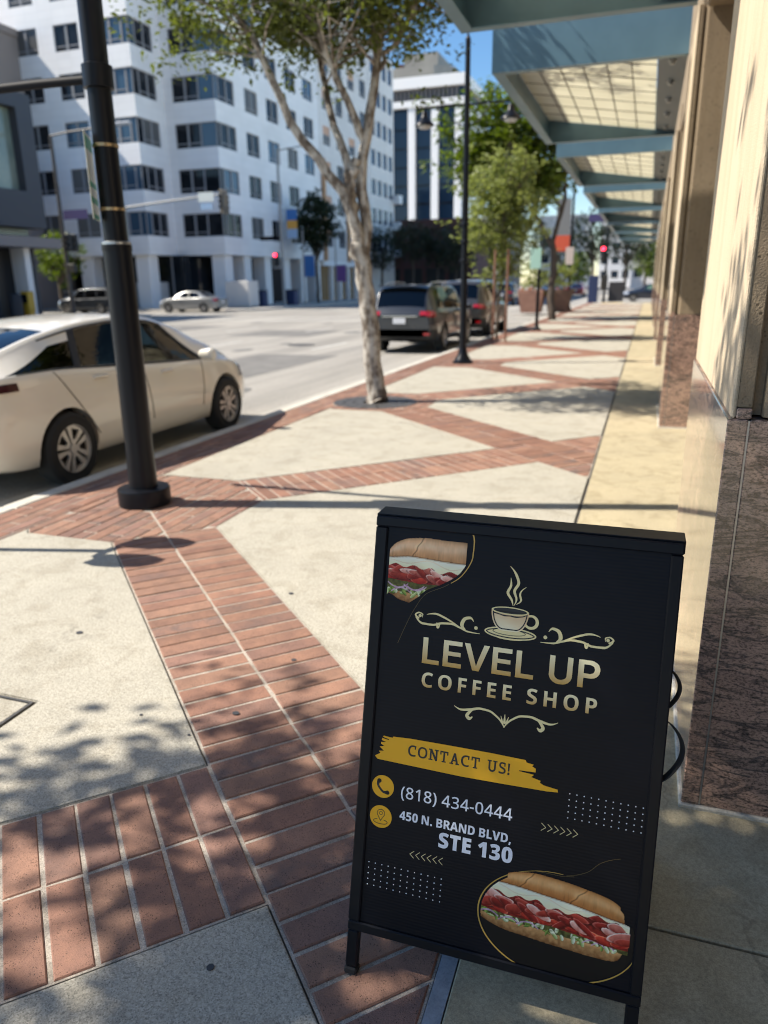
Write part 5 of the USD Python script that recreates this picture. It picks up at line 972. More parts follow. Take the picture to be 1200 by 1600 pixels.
# ================================================================ trees
def wob(pts, n=14, amp=.03, seed=0):
    r = np.random.default_rng(seed); pts = np.asarray(pts, float); s = np.linspace(0, 1, len(pts)); t = np.linspace(0, 1, n)
    q = np.stack([PchipInterpolator(s, pts[:, k])(t) for k in range(3)], 1); q[1:-1] += r.normal(0, amp, (n-2, 3))*[1, 1, .4]; return q
def leaves(C, size, seed, droop=.35):
    """one folded leaf of four corners at each point"""
    r = np.random.default_rng(seed); n = len(C)
    u = r.normal(size=(n, 3))*.62+[0, 0, 1.0]; u /= np.linalg.norm(u, axis=1, keepdims=True); d = r.normal(size=(n, 3)); d[:, 2] -= droop
    d -= u*(d*u).sum(1, keepdims=True); d /= np.linalg.norm(d, axis=1, keepdims=True); s = np.cross(u, d)
    L = size*r.uniform(.65, 1.3, n)[:, None]; w = L*.27
    V = np.stack([C, C+d*L*.45+s*w+u*L*.07, C+d*L, C+d*L*.45-s*w+u*L*.07], 1).reshape(-1, 3); k = np.arange(n)[:, None]*4
    return trimesh.Trimesh(V, np.vstack([k+[0, 1, 2], k+[0, 2, 3]]), process=False)
def clump_points(centres, per, spread, seed):
    r = np.random.default_rng(seed); out = []
    for c in centres:
        n = max(3, int(per*r.uniform(.5, 1.5))); q = r.normal(size=(n, 3)); q /= np.linalg.norm(q, axis=1, keepdims=True)
        out.append(np.asarray(c)+q*spread*r.uniform(.6, 1.3)*(r.uniform(0, 1, (n, 1))**.5)*[1, 1, .75])
    return np.vstack(out)
def grow(limbs, crown_test, n_twigs, seed, reach=1.1, start=.35):
    """twigs from the limbs into the crown; returns twig tubes and leaf clump centres"""
    r = np.random.default_rng(seed); tw, cs = [], []
    for _ in range(n_twigs):
        p, rad = limbs[r.integers(len(limbs))]; i = r.integers(int(len(p)*start), len(p)); a = p[i]
        d = r.normal(size=3); d[2] = d[2]*.5+.25; d /= np.linalg.norm(d); b = a+d*reach*r.uniform(.4, 1.2)
        if not crown_test(b): continue
        m = (a+b)/2+r.normal(0, .08, 3)+[0, 0, .06]; rr = min(.018, rad[min(i, len(rad)-1)]*.5)
        tw.append(tube([a, m, b], [rr, rr*.65, rr*.25], 5)); cs += [b, m*.35+b*.65]
        for _ in range(2):
            c = b+r.normal(0, .25, 3); cs.append(c)
    return tw, np.array(cs)
def street_tree(loc, label, limbs_px, crown_test, seed, n_twigs, per, spread, size, lf, extra=None, name='street_tree', group=None, bark='bark_pale', start=.35, reach=1.1, n=12):
    t = thing(name, label, 'tree', loc, group=group); limbs = []
    ms = []
    for k, (pts, rads) in enumerate(limbs_px):
        q = wob(pts, 16, .018, seed+k); rr = np.interp(np.linspace(0, 1, 16), np.linspace(0, 1, len(rads)), rads); limbs.append((q, rr))
        obj('trunk' if k == 0 else 'limb', tube(q, rr, n if k == 0 else 9), bark, t, smooth=60)
    lm = [l for l in limbs[1:]] or limbs
    tw, cs = grow(lm, crown_test, n_twigs, seed, reach, start)
    if extra is not None: cs = np.vstack([cs, extra]) if len(cs) else np.asarray(extra)
    if tw: obj('twigs', tw, bark, t)
    obj('crown', leaves(clump_points(cs, per, spread, seed+5), size, seed+9), lf, t)
    return t
r0 = np.random.default_rng(21)
# the pale barked tree in its iron grate; limbs worked out at their places over the walk (base at the origin)
BX, BY = -3.47, 9.76
def lb(x, dy, z): return (x-BX, dy, z)
limbs1 = [([lb(-3.44, 0, -.02), lb(-3.46, 0, .10), lb(-3.49, .0, .55), lb(-3.55, .0, 1.25), lb(-3.62, .0, 1.75), lb(-3.68, .0, 2.05)], [.170, .138, .122, .114, .112, .105]),
          ([lb(-3.66, .0, 1.95), lb(-3.79, -.05, 2.55), lb(-4.05, -.15, 2.98), lb(-4.38, -.25, 3.40), lb(-4.62, -.3, 3.95), lb(-4.90, -.35, 4.45), lb(-5.28, -.4, 5.10), lb(-5.7, -.5, 6.2)], [.090, .072, .062, .055, .048, .043, .036, .02]),
          ([lb(-3.78, -.05, 2.50), lb(-3.83, .10, 3.00), lb(-4.10, .3, 3.55), lb(-4.30, .5, 4.10), lb(-4.44, .6, 4.60), lb(-4.6, .9, 5.8)], [.070, .058, .048, .042, .034, .015]),
          ([lb(-3.62, .02, 1.80), lb(-3.60, .10, 2.30), lb(-3.66, .12, 2.80), lb(-3.62, .15, 3.23), lb(-3.52, .20, 3.81), lb(-3.46, .25, 4.35), lb(-3.40, .3, 4.95), lb(-3.30, .4, 6.2)], [.075, .072, .072, .068, .060, .050, .042, .02]),
          ([lb(-3.70, .02, 2.10), lb(-3.78, .06, 2.70), lb(-3.70, .08, 3.10)], [.06, .07, .07]),
          ([lb(-3.60, .15, 3.30), lb(-3.82, -.10, 3.90), lb(-3.98, -.3, 4.40), lb(-4.15, -.5, 5.3)], [.055, .042, .032, .012]),
          ([lb(-3.48, .22, 4.1), lb(-3.15, .5, 4.7), lb(-2.8, .8, 5.5)], [.035, .028, .012])]
def crown1(b):
    x, y, z = b[0]+BX, b[1]+BY, b[2]
    low = 4.25 if x < -5.5 else 4.5
    return z > low and -7.2 < x < -2.55 and abs(b[1]) < 2.6 and z < 7.5
hang = [lb(x+r0.normal(0, .10), r0.normal(-.3, .5), z+r0.normal(0, .10)) for x, z in [(-6.2, 4.75), (-6.3, 5.05), (-6.05, 4.45), (-5.95, 4.30), (-6.15, 4.95), (-5.8, 4.75), (-5.6, 4.65), (-6.35, 5.2), (-5.9, 5.1), (-5.3, 4.55), (-5.15, 4.42), (-5.05, 4.7), (-4.7, 4.5), (-4.5, 4.4), (-4.2, 4.45), (-4.0, 4.45), (-3.8, 4.6), (-3.65, 4.6), (-3.3, 4.7), (-3.15, 4.75), (-2.95, 4.85), (-3.0, 4.62), (-4.9, 4.6), (-5.4, 4.9)] for _ in range(2)]
street_tree((BX, BY, 0), 'pale barked street tree growing from a round iron grate in the walk', limbs1, crown1, 31, 420, 20, .25, .090, 'leaf_street', extra=hang, reach=1.2, start=.45)
gr = thing('tree_grate', 'round dark iron grate around the pale barked tree', 'tree grate', (-3.46, 9.72, 0))
for i in range(16):
    a0, a1 = 2*math.pi*i/16+.02, 2*math.pi*(i+1)/16-.02
    for r1, r2 in ((.18, .30), (.315, .43), (.445, .575)):
        obj('grate_bar', extr(Polygon([(r1*math.cos(a), r1*math.sin(a)) for a in np.linspace(a0, a1, 5)]+[(r2*math.cos(a), r2*math.sin(a)) for a in np.linspace(a1, a0, 5)]), .03, -.028), 'cast_iron', gr)
obj('soil', lathe([(.58, -.12), (.58, -.045)], n=32), 'joint_dark', gr)
# the tree just behind the photographer's left shoulder: its crown shades the sign
def crown0(b):
    return ((b[0]+.75)/1.75)**2+((b[1]-1.30)/1.75)**2+((b[2]-4.7)/1.35)**2 < 1
limbs0 = [([(0, 0, -.02), (.02, .05, .5), (-.05, .2, 1.5), (-.12, .45, 2.4)], [.17, .14, .12, .11]), ([(-.12, .45, 2.35), (-.5, .9, 3.3), (-1.1, 1.3, 4.3), (-1.5, 1.5, 5.4)], [.09, .07, .05, .02]), ([(-.12, .45, 2.35), (-.15, 1.0, 3.4), (-.3, 1.6, 4.5), (-.2, 2.1, 5.5)], [.09, .07, .05, .02]), ([(-.12, .45, 2.35), (-.6, .5, 3.4), (-.9, .4, 4.4), (-1.2, .2, 5.3)], [.08, .06, .045, .02]), ([(-.2, 1.0, 3.4), (.2, 1.2, 4.2), (.5, 1.3, 5.0)], [.05, .04, .015])]
street_tree((-3.46, -.79, 0), 'street tree behind the photographer whose crown shades the sign', limbs0, crown0, 77, 225, 12, .22, .105, 'leaf_street', reach=1.0, start=.4)
# young staked tree
def crown2(b): return ((b[0]-.12)/(1.10 if b[2] > 2.9 or b[0] < 0 else .75))**2+(b[1]/1.1)**2+((b[2]-3.45)/(1.95))**2 < 1-.35*max(0, (b[2]-3.4)/2)
limbs2 = [([(0, 0, -.02), (.03, 0, 1.0), (.10, .02, 2.2), (.25, .0, 3.6), (.28, 0, 5.1)], [.045, .04, .035, .028, .01])]+[([(.1+.02*k, 0, 1.7+.35*k), (.15+.55*math.cos(k*2.4), .55*math.sin(k*2.4), 2.1+.42*k), (.2+.85*math.cos(k*2.4)*(1-.05*k), .8*math.sin(k*2.4), 2.6+.45*k)], [.02, .014, .006]) for k in range(7)]
street_tree((-4.05, 21.9, 0), 'young bushy street tree tied to two brown stakes', limbs2, crown2, 41, 330, 11, .18, .13, 'leaf_young', name='young_tree', bark='bark_dark', start=.1, reach=.8, n=8, extra=[(.08+r0.normal(0, .38), r0.normal(0, .45), z) for z in np.linspace(1.75, 5.0, 60)])
for x, y, lab in ((-4.00, 21.0, 'left of the two brown stakes holding the young tree'), (-3.62, 20.85, 'right of the two brown stakes holding the young tree')):
    t = thing('tree_stake', lab, 'stake', (x, y, 0)); obj('stake', tube([(0, 0, -.05), (.01, .02, 2.4)], [.033, .030], 8), 'stake_wood', t); obj('tie', tube([(0, 0, 1.7), (-.08, .3, 1.72), (-.15 if x < -3.9 else -.4, .75, 1.72)], .012, 5), 'rubber', t)
# larger trees
def round_crown(cx, cy, cz, rx, ry, rz): return lambda b: ((b[0]-cx)/rx)**2+((b[1]-cy)/ry)**2+((b[2]-cz)/rz)**2 < 1
limbs3 = [([(0, 0, -.05), (-.1, 0, 1.2), (-.05, 0, 2.4), (-.25, 0, 3.2)], [.17, .15, .14, .12]), ([(-.2, 0, 2.9), (.0, .1, 3.9), (.25, .2, 5.0), (.1, .2, 6.5), (-.3, .3, 8.5)], [.10, .09, .07, .05, .02]), ([(-.2, 0, 3.0), (-.9, 0, 4.2), (-1.9, 0, 5.6), (-2.7, .1, 7.2), (-3.0, .1, 8.8)], [.10, .08, .06, .04, .02]), ([(-.9, 0, 4.2), (-1.2, .6, 5.8), (-1.5, 1.0, 7.6)], [.06, .05, .02]), ([(-1.9, 0, 5.6), (-3.0, -.3, 6.0), (-3.9, -.2, 6.7)], [.05, .035, .01])]
street_tree((-3.80, 33.4, 0), 'tall leaning street tree with a green crown behind the young staked tree', limbs3, lambda b: ((b[0]+1.9)/3.1)**2+(b[1]/2.6)**2+((b[2]-7.0)/2.6)**2 < 1, 51, 420, 9, .38, .25, 'leaf_bright', bark='bark_dark', extra=[(-1.9+r0.normal(0, 1.3), r0.normal(0, 1.0), 6.9+r0.normal(0, 1.1)) for _ in range(120)], reach=1.8)
def simple_tree(loc, label, h, cr, lf, seed, n=150, per=10, size=.3, name='street_tree', bark='bark_dark', trunk=.18):
    r = np.random.default_rng(seed); cz = h-cr[2]
    L_ = [([(0, 0, -.05), (r.normal(0, .08), r.normal(0, .08), cz*.4), (0, 0, cz)], [trunk, trunk*.8, trunk*.6])]+[([(0, 0, cz*.55), (cr[0]*.4*math.cos(a), cr[1]*.4*math.sin(a), cz*.85), (cr[0]*.8*math.cos(a), cr[1]*.8*math.sin(a), cz+cr[2]*.3*r.uniform(-.5, 1.5))], [trunk*.6, trunk*.4, trunk*.12]) for a in np.arange(5)*1.257+r.uniform(0, 1)]
    q = r.normal(size=(n, 3)); q /= np.linalg.norm(q, axis=1, keepdims=True); ex = np.array([0, 0, cz])+q*np.array(cr)*(r.uniform(0, 1, (n, 1))**.33)*r.uniform(.8, 1.1, (n, 1))
    return street_tree(loc, label, L_, lambda b: False, seed, 1, per, min(cr)*.24, size, lf, extra=ex, name=name, bark=bark, n=8)
simple_tree((-28.9, 66.0, 0), 'dense dark round tree before the white building, beside the blue banner', 9.4, (2.2, 2.2, 2.5), 'leaf_dark', 61, 260, 16, .34)
simple_tree((-40.6, 46.2, 0), 'small bright green tree at the far left corner behind the signal', 5.7, (1.9, 1.7, 2.0), 'leaf_bright', 62, 150, 12, .26)
spots = [(-30.2, 88, 8.2, 2.6, 'leftmost of the olive trees in front of the low red brown building'), (-27.0, 90, 8.8, 2.6, 'second olive tree in front of the low red brown building'), (-24.4, 92, 8.4, 2.5, 'third olive tree, before the right half of the red brown building'), (-21.6, 90, 7.8, 2.4, 'rightmost olive tree before the red brown building, behind the slim lamp')]
for i, (x, y, h, c, lab) in enumerate(spots): simple_tree((x, y, 0), lab, h, (c, c, 2.5), 'leaf_olive', 70+i, 190, 12, .34)
for i, (x, y, h, c, lf, lab) in enumerate([(-6.0, 86, 9.2, 2.6, 'leaf_dark', 'dark tree behind the distant red traffic light'), (-2.6, 90, 8.6, 2.8, 'leaf_dark', 'dark spreading tree right of the distant red traffic light'), (-0.4, 104, 6.8, 2.2, 'leaf_bright', 'light green tree far away just left of the last pillar'), (-9.5, 112, 5.6, 2.0, 'leaf_bright', 'small light green tree far down the street left of the signal'), (-17.0, 122, 10.5, 3.0, 'leaf_dark', 'far dark tree at the end of the street behind the young tree'), (-13.0, 128, 9.0, 3.0, 'leaf_olive', 'far olive tree at the end of the street behind the planters')]):
    simple_tree((x, y, 0), lab, h, (c, c, min(3.0, h*.38)), lf, 90+i, 170, 11, .36)

# planters
for x, y, mt, lab in ((-5.9, 41.8, 'terracotta', 'left square terracotta planter with red flowers by the walk'), (-4.55, 42.4, 'brown_pot', 'right brown planter with a leafy bush behind the tree trunk')):
    t = thing('planter', lab, 'planter', (x, y, -.0)); 
    obj('pot', [trimesh.convex.convex_hull(np.array([(sx*w, sy*w, z) for w, z in ((.50, 0), (.62, 1.02), (.66, 1.03), (.66, 1.15)) for sx in (-1, 1) for sy in (-1, 1)]))], mt, t)
    q = r0.normal(size=(70, 3))*[.42, .42, .42]+[0, 0, 1.75]; obj('bush', leaves(clump_points(q, 14, .16, 8), .16, 9), 'leaf_young', t)
    for a in (-.45, 0, .45): obj('flowers', leaves(clump_points([(a, -.5, 1.2)], 30, .14, 3), .10, 4), 'flower_red', t)

# ================================================================ street furniture further off
t = thing('parking_post', 'black post with a small mint green sign plate beside the walk', 'sign post', (-3.50, 26.2, 0))
obj('base', lathe([(.17, 0), (.17, .04), (.11, .07), (.065, .14), (.06, .2)], n=20), 'black_paint', t, smooth=40); obj('post', lathe([(.058, .18), (.050, 1.98), (.045, 2.0)], n=16), 'black_paint', t, smooth=40)
obj('sign_plate', [bx(-.29, .06, -.065, -.055, 1.98, 2.64, .004)], 'sign_mint', t)
t = thing('banner_pole', 'dark pole carrying a grey and red banner and a small pinkish plate', 'pole', (-4.20, 44.0, 0))
obj('base', lathe([(.2, 0), (.2, .1), (.1, .3)], n=16), 'black_paint', t); obj('shaft', lathe([(.085, .28), (.055, 7.4), (.03, 7.5)], n=14), 'black_paint', t)
obj('banner', [bx(-.86, -.10, -.012, .0, 3.98, 5.80)], 'banner_grey', t); obj('banner', [bx(-.88, -.10, -.012, .0, 3.15, 3.97)], 'banner_red', t)
for z in (3.13, 5.83): obj('bracket', tube([(0, 0, z), (-.9, 0, z)], .02, 6), 'black_paint', t)
obj('sign_plate', [bx(-.26, .16, -.13, -.12, 2.45, 3.35, .004)], 'sign_pink', t)
def head(t, x, y, z, lit, mt='signal_body', face=-1, h=1.05):
    b = obj('signal_head', [bx(x-.18, x+.18, y-.12, y+.12, z-h/2, z+h/2, .03)]+[move(rot(lathe([(.15, 0), (.15, .16)], n=14), (1, 0, 0), math.pi/2 if face < 0 else -math.pi/2), (x, y+face*.12, z+d)) for d in (-.33, 0, .33)], mt, t)
    for d, on in ((.33, lit), (0, False), (-.33, False)): obj('lens', move(rot(lathe([(.13, 0), (.13, .012), (.06, .03)], n=18), (1, 0, 0), math.pi/2 if face < 0 else -math.pi/2), (x, y+face*.285, z+d)), 'signal_red' if on else 'signal_off', b)
t = thing('traffic_signal', 'distant traffic signal glowing red at the end of the walk', 'traffic signal', (-3.30, 63.0, 0))
obj('pole', lathe([(.16, 0), (.09, .3), (.07, 5.2)], n=12), 'black_paint', t); head(t, -.25, -.1, 3.60, True); obj('street_name_sign', [bx(-1.5, .9, -.1, -.08, 5.9, 6.45)], 'sign_purple', t); obj('mast', lathe([(.07, 5.2), (.06, 6.6)], n=10), 'black_paint', t); obj('lower_box', bx(-.3, .2, -.2, .2, .9, 2.0, .03), 'signal_body', t)
t = thing('utility_cabinet', 'dark blue street cabinet standing left of the distant signal', 'cabinet', (-4.1, 62.2, -.13)); obj('case', bx(-.35, .35, -.3, .3, .05, 2.1, .03), 'blue_box', t); obj('plinth', bx(-.4, .4, -.35, .35, 0, .0495), 'kerb_concrete', t)
t = thing('utility_cabinet', 'low black street cabinet right of the distant signal pole', 'cabinet', (-2.4, 62.6, 0)); obj('case', bx(-.55, .55, -.3, .3, .05, 1.5, .03), 'bin_dark', t); obj('plinth', bx(-.6, .6, -.35, .35, 0, .0495), 'kerb_concrete', t)
# far left signal and lamps
t = thing('traffic_signal', 'bronze lamp and signal pole at the far left corner', 'traffic signal', (-35.4, 41.0, 0))
obj('pole', lathe([(.20, 0), (.14, .4), (.10, 10.5)], n=12), 'pole_bronze', t); obj('arm', tube([(0, 0, 10.5), (1.2, 0, 10.62), (5.0, 0, 10.75)], .06, 8), 'pole_bronze', t); obj('luminaire', [bx(4.6, 5.9, -.16, .16, 10.70, 10.90, .06)], 'lamp_glass', t)
head(t, .42, -.1, 4.35, False); head(t, .40, .5, 4.35, False); obj('walk_signal', bx(.15, .70, -.2, .1, 2.55, 3.05, .03), 'signal_body', t); obj('street_name_sign', [bx(.25, 2.1, -.06, -.03, 5.7, 6.25)], 'sign_purple', t)
t = thing('traffic_signal', 'tan signal hung from a long mast arm before the white office corner', 'traffic signal', (-36.1, 48.4, 0))
obj('pole', lathe([(.22, 0), (.15, .5), (.12, 7.2)], n=12), 'pole_grey', t); obj('arm', tube([(0, 0, 7.05), (4.0, 0, 7.35), (8.4, 0, 7.6)], [.10, .08, .05], 8), 'pole_grey', t); obj('sign_plate', [bx(6.2, 7.4, -.12, -.10, 7.15, 7.75)], 'sign_white', t); obj('sign_plate', [bx(6.35, 7.25, -.12, -.10, 6.65, 7.05)], 'banner_pale', t); head(t, 8.05, -.1, 7.1, False, 'signal_tan', -1, 1.5); head(t, 8.05, .35, 7.1, False, 'signal_tan', 1, 1.5)
t = thing('traffic_signal', 'signal glowing red on the corner pole with a blue banner', 'traffic signal', (-28.5, 58.0, 0))
obj('pole', lathe([(.22, 0), (.14, .5), (.09, 11.8)], n=12), 'pole_grey', t); head(t, -.45, -.1, 3.60, True); obj('signal_case', bx(-.95, -.15, -.15, .2, .3, 2.9, .04), 'signal_body', t)
obj('banner', [bx(.55, 1.45, -.01, .0, 6.55, 7.35)], 'banner_blue', t); obj('banner', [bx(.55, 1.45, -.01, 0, 5.9, 6.54)], 'banner_orange', t); obj('banner', [bx(.55, 1.45, -.01, 0, 5.2, 5.89)], 'banner_pale', t)
for z in (5.18, 7.37): obj('bracket', tube([(0, 0, z), (1.5, 0, z)], .025, 6), 'pole_grey', t)
obj('arm', tube([(0, 0, 11.7), (2.4, 0, 11.9)], .05, 8), 'pole_grey', t); obj('luminaire', bx(2.0, 3.0, -.14, .14, 11.85, 12.0, .05), 'lamp_glass', t)
obj('wall_camera', bx(-1.9, -.1, -.08, .08, 5.1, 5.4, .04), 'black_matte', t)
for x, y, zz, mt, lab in ((-28.0, 61.0, (2.25, 3.95), 'banner_blue', 'blue street banner hanging before the boarded shopfronts'), (-28.0, 68.2, (1.85, 3.30), 'banner_purple', 'purple street banner before the boarded shopfronts'), (-25.6, 104.0, (2.5, 5.2), 'banner_pale', 'pale blue street banner before the red brown building')):
    t = thing('banner_pole', lab, 'banner', (x, y, 0)); obj('shaft', lathe([(.09, 0), (.06, 6)], n=10), 'pole_grey', t); obj('banner', [bx(.08, 1.0, -.012, .0, *zz)], mt, t); obj('bracket', tube([(0, 0, zz[1]+.02), (1.05, 0, zz[1]+.02)], .02, 6), 'pole_grey', t)
t = thing('news_box', 'yellow newspaper box beside the dark building at the left edge', 'newspaper box', (-33.65, 35.4, 0)); obj('case', bx(-.28, .28, -.25, .25, .35, 1.45, .05), 'yellow_paint', t); obj('foot', bx(-.22, .22, -.2, .2, 0, .349), 'yellow_paint', t); obj('window', bx(-.2, .2, -.262, -.251, .8, 1.3), 'building_glass', t)
t = thing('litter_bin', 'dark litter bin left of the yellow newspaper box', 'bin', (-33.75, 34.6, 0)); obj('bin', lathe([(.26, 0), (.32, .1), (.34, 1.0), (.30, 1.06)], n=16), 'bin_dark', t); obj('hood', lathe([(.33, 1.05), (.30, 1.25), (.15, 1.36)], n=16), 'bin_dark', t)
for x, y, h, lab in ((-37.6, 53.0, 1.95, 'tall white planter box below the left office corner'), (-29.6, 53.0, 1.95, 'white planter box with a panel, right of the silver sedan')):
    t = thing('white_planter', lab, 'planter', (x, y, 0)); obj('box', [bx(-1.0, 1.0, -.8, .8, .08, h, .04)], 'planter_white', t); obj('plinth', bx(-.92, .92, -.72, .72, 0, .0795), 'kerb_concrete', t)
for i, (x, lab) in enumerate(((-28.8, 'first dark bin by the office columns, nearest the red signal'), (-27.6, 'second dark bin by the office columns'))):
    t = thing('litter_bin', lab, 'bin', (x-.6, 55.6+3.2*i, 0)); obj('bin', bx(-.45, .45, -.4, .4, .02, 1.15, .06), 'blue_box', t); obj('lid', bx(-.47, .47, -.42, .42, 1.152, 1.24, .03), 'bin_dark', t)

# ================================================================ buildings of the background
Z3 = np.array([0, 0, 1.0])
def fb(o, ex, n, a0, a1, d0, d1, z0, z1):
    """box on a facade: along a, outward d, up z"""
    m = bx(a0, a1, d0, d1, z0, z1); T = np.eye(4); T[:3, 0], T[:3, 1], T[:3, 2], T[:3, 3] = ex, n, Z3, o; m.apply_transform(T)
    if np.linalg.det(T[:3, :3]) < 0: m.invert()
    return m
def window(b, o, ex, n, a0, a1, z0, z1, mull=1, gl='building_glass', fr='window_frame', sill=True, rec=-.10):
    if gl == 'building_glass': gl = ('building_glass', 'building_glass', 'building_glass', 'blind', 'slate_glass')[int(r0.integers(5))]
    f = .07; w = [fb(o, ex, n, a0, a1, rec-.04, rec+.04, z0, z0+f), fb(o, ex, n, a0, a1, rec-.04, rec+.04, z1-f, z1), fb(o, ex, n, a0, a0+f, rec-.04, rec+.04, z0+f, z1-f), fb(o, ex, n, a1-f, a1, rec-.04, rec+.04, z0+f, z1-f)]
    for k in range(mull): c = a0+(a1-a0)*(k+1)/(mull+1); w.append(fb(o, ex, n, c-.09, c+.09, rec-.035, rec+.05, z0+f, z1-f))
    if sill: w.append(fb(o, ex, n, a0+f, a1-f, rec-.035, rec+.045, z0+.30, z0+.37))
    p = obj('window', w, fr, b); obj('pane', fb(o, ex, n, a0, a1, rec-.03, rec-.01, z0, z1), gl, p)
def facade(o, ex, n, L, rows, cols, ztop, zbase, d=.40, a_in=0.0, a_out=0.0):
    """wall boxes round the openings; cols: (a0, a1)"""
    w = []; z = zbase; A0, A1 = a_in, L-a_out
    for zb_, zt_ in rows:
        w.append(fb(o, ex, n, A0, A1, -d, 0, z, zb_)); a = A0
        for c0, c1 in cols:
            if c0 > a+.01: w.append(fb(o, ex, n, a, c0, -d, 0, zb_, zt_))
            a = c1
        if A1 > a+.01: w.append(fb(o, ex, n, a, A1, -d, 0, zb_, zt_))
        z = zt_
    w.append(fb(o, ex, n, A0, A1, -d, 0, z, ztop)); return w
XP, YP = np.array([1.0, 0, 0]), np.array([0, 1.0, 0])
rows = [(5.30+3.17*k, 7.02+3.17*k) for k in range(7)]; TOP, SOF = 27.6, 3.95
ob = thing('office_building', 'white panelled office block with a stepped corner of dark ribbon windows', 'building', (-35.86, 50.58, 0)); OB = np.array([-35.86, 50.58, 0])
wl = []
oL = np.array([-30.0, 0, 0])                                            # left face, towards the camera
colsL = [(30-(-(x0)), 30-(-(x1))) for x0, x1 in ()]
cl = [(1.0+3.66*k, 1.0+3.66*k+2.16) for k in range(7)]                   # measured back from the corner
cl = sorted([(30-(c0+2.16+3.22+2.16-2.16), 30-(c0+3.22)) for c0, _ in [(1.0+3.66*k, 0) for k in range(7)]])
ribL = (30-2.60, 30.0)
wl += facade(oL, XP, -YP, 30.0, rows, cl+[ribL], TOP, SOF)
for zb_, zt_ in rows:
    for c0, c1 in cl: window(ob, oL, XP, -YP, c0, c1, zb_, zt_)
    window(ob, oL, XP, -YP, 30-2.60, 30-.62, zb_, zt_, gl='slate_glass')
    window(ob, oL, XP, -YP, 30-.62, 30.0-.05, zb_, zt_, 0, gl='slate_glass', sill=False)
o1 = np.array([0.0, 0, 0])                                              # right side of the first corner bay
wl += facade(o1, YP, XP, 3.62, rows, [(.40, 2.75)], TOP, SOF, a_in=.401)
for zb_, zt_ in rows:
    window(ob, o1, YP, XP, .05, .78, zb_, zt_, 0, sill=False); window(ob, o1, YP, XP, .78, 2.75, zb_, zt_)
o2 = np.array([0.0, 3.62, 0])                                           # left side of the second bay
wl += facade(o2, XP, -YP, 4.37, rows, [(.75, 4.37)], TOP, SOF, a_in=.001)
for zb_, zt_ in rows:
    window(ob, o2, XP, -YP, .75, 2.95, zb_, zt_); window(ob, o2, XP, -YP, 2.95, 4.32, zb_, zt_, 0, gl='slate_glass' if zb_ > 9 else 'building_glass', sill=False)
o3 = np.array([4.37, 3.62, 0])                                          # the long right face
colsR = [(.40, 2.9)]+[(4.55+3.72*k, 6.70+3.72*k) for k in range(4)]; LR = 19.2
wl += facade(o3, YP, XP, LR, rows, colsR, TOP, SOF, a_in=.401)
for zb_, zt_ in rows:
    window(ob, o3, YP, XP, .05, .65, zb_, zt_, 0, sill=False); window(ob, o3, YP, XP, .65, 2.9, zb_, zt_)
    for c0, c1 in colsR[1:]: window(ob, o3, YP, XP, c0, c1, zb_, zt_, 1)
obj('wall', wl, 'white_panels', ob)
obj('core', [bx(-29.5, -.60, .60, 26, SOF+.2, TOP-.4), bx(-.595, 3.70, 4.25, 22.6, SOF+.2, TOP-.4)], 'dark_opening', ob)
obj('roof', [bx(-30, -.41, .41, 26, TOP-.39, TOP-.2), bx(-.405, 3.95, 4.05, 22.8, TOP-.39, TOP-.2)], 'grey_render', ob)
obj('soffit', [bx(-30, -.41, .41, 26, SOF+.01, SOF+.12), bx(-.405, 3.95, 4.05, 22.8, SOF+.01, SOF+.12)], 'white_trim', ob)
for x, y in ((-1.0, .9), (-6.2, .9), (-11.5, .9), (-16.7, .9), (-22, .9), (.2, 4.2), (3.5, 4.5), (3.5, 7.55), (3.5, 11.2), (3.5, 15.0), (3.5, 18.6), (3.5, 22.0)):
    obj('column', bx(x-.6, x+.6, y-.6, y+.6, 0, SOF+.009, .03), 'white_trim', ob)
for x in np.arange(-29, .5, 2.4): obj('mullion', bx(x-.06, x+.06, 2.98, 3.1, 0, SOF), 'window_frame', ob)
for y in np.arange(6.5, 22, 2.4): obj('mullion', bx(1.5, 1.62, y-.06, y+.06, 0, SOF), 'window_frame', ob)
obj('shopfront', [bx(-29.5, .9, 3.05, 3.08, 0, SOF), bx(.9, .93, 3.1, 6.6, 0, SOF), bx(.93, 1.53, 6.55, 6.6, 0, SOF), bx(1.55, 1.58, 6.6, 22.5, 0, SOF)], 'building_glass', ob)
obj('low_wall', [bx(-21, -3.4, 1.4, 1.7, 0, .95), bx(-21, -3.4, 1.4, 1.7, 1.25, 1.35)], 'white_trim', ob)
# second block with peach panels
pb = thing('office_building', 'white block with peach panels and boarded ground floor beyond the stepped corner', 'building', (-31.5, 73.5, 0))
colsP = [(.9+3.5*k, 2.7+3.5*k) for k in range(4)]; oP = np.zeros(3)
obj('wall', facade(oP, YP, XP, 14.2, rows, colsP, TOP, SOF, a_in=0), 'cream_panels', pb)
for zb_, zt_ in rows:
    for k, (c0, c1) in enumerate(colsP):
        window(pb, oP, YP, XP, c0, c1, zb_, zt_-.75 if k % 2 == 0 else zt_, 1)
        if k % 2 == 0: obj('peach_panel', fb(oP, YP, XP, c0, c1, -.30, -.06, zt_-.75, zt_), 'peach_panel', pb)
for y in (.15, 6.6): obj('terracotta_column', fb(oP, YP, XP, y, y+.55, .005, .25, SOF, 13.5), 'terracotta_column', pb)
obj('core', bx(-12, -.55, .3, 13.9, SOF, TOP-.3), 'dark_opening', pb); obj('roof', bx(-12, -.401, .01, 14.19, TOP-.29, TOP-.1), 'grey_render', pb); obj('band', fb(oP, YP, XP, .0, 14.2, -.4, .04, 3.45, SOF-.01), 'white_trim', pb)
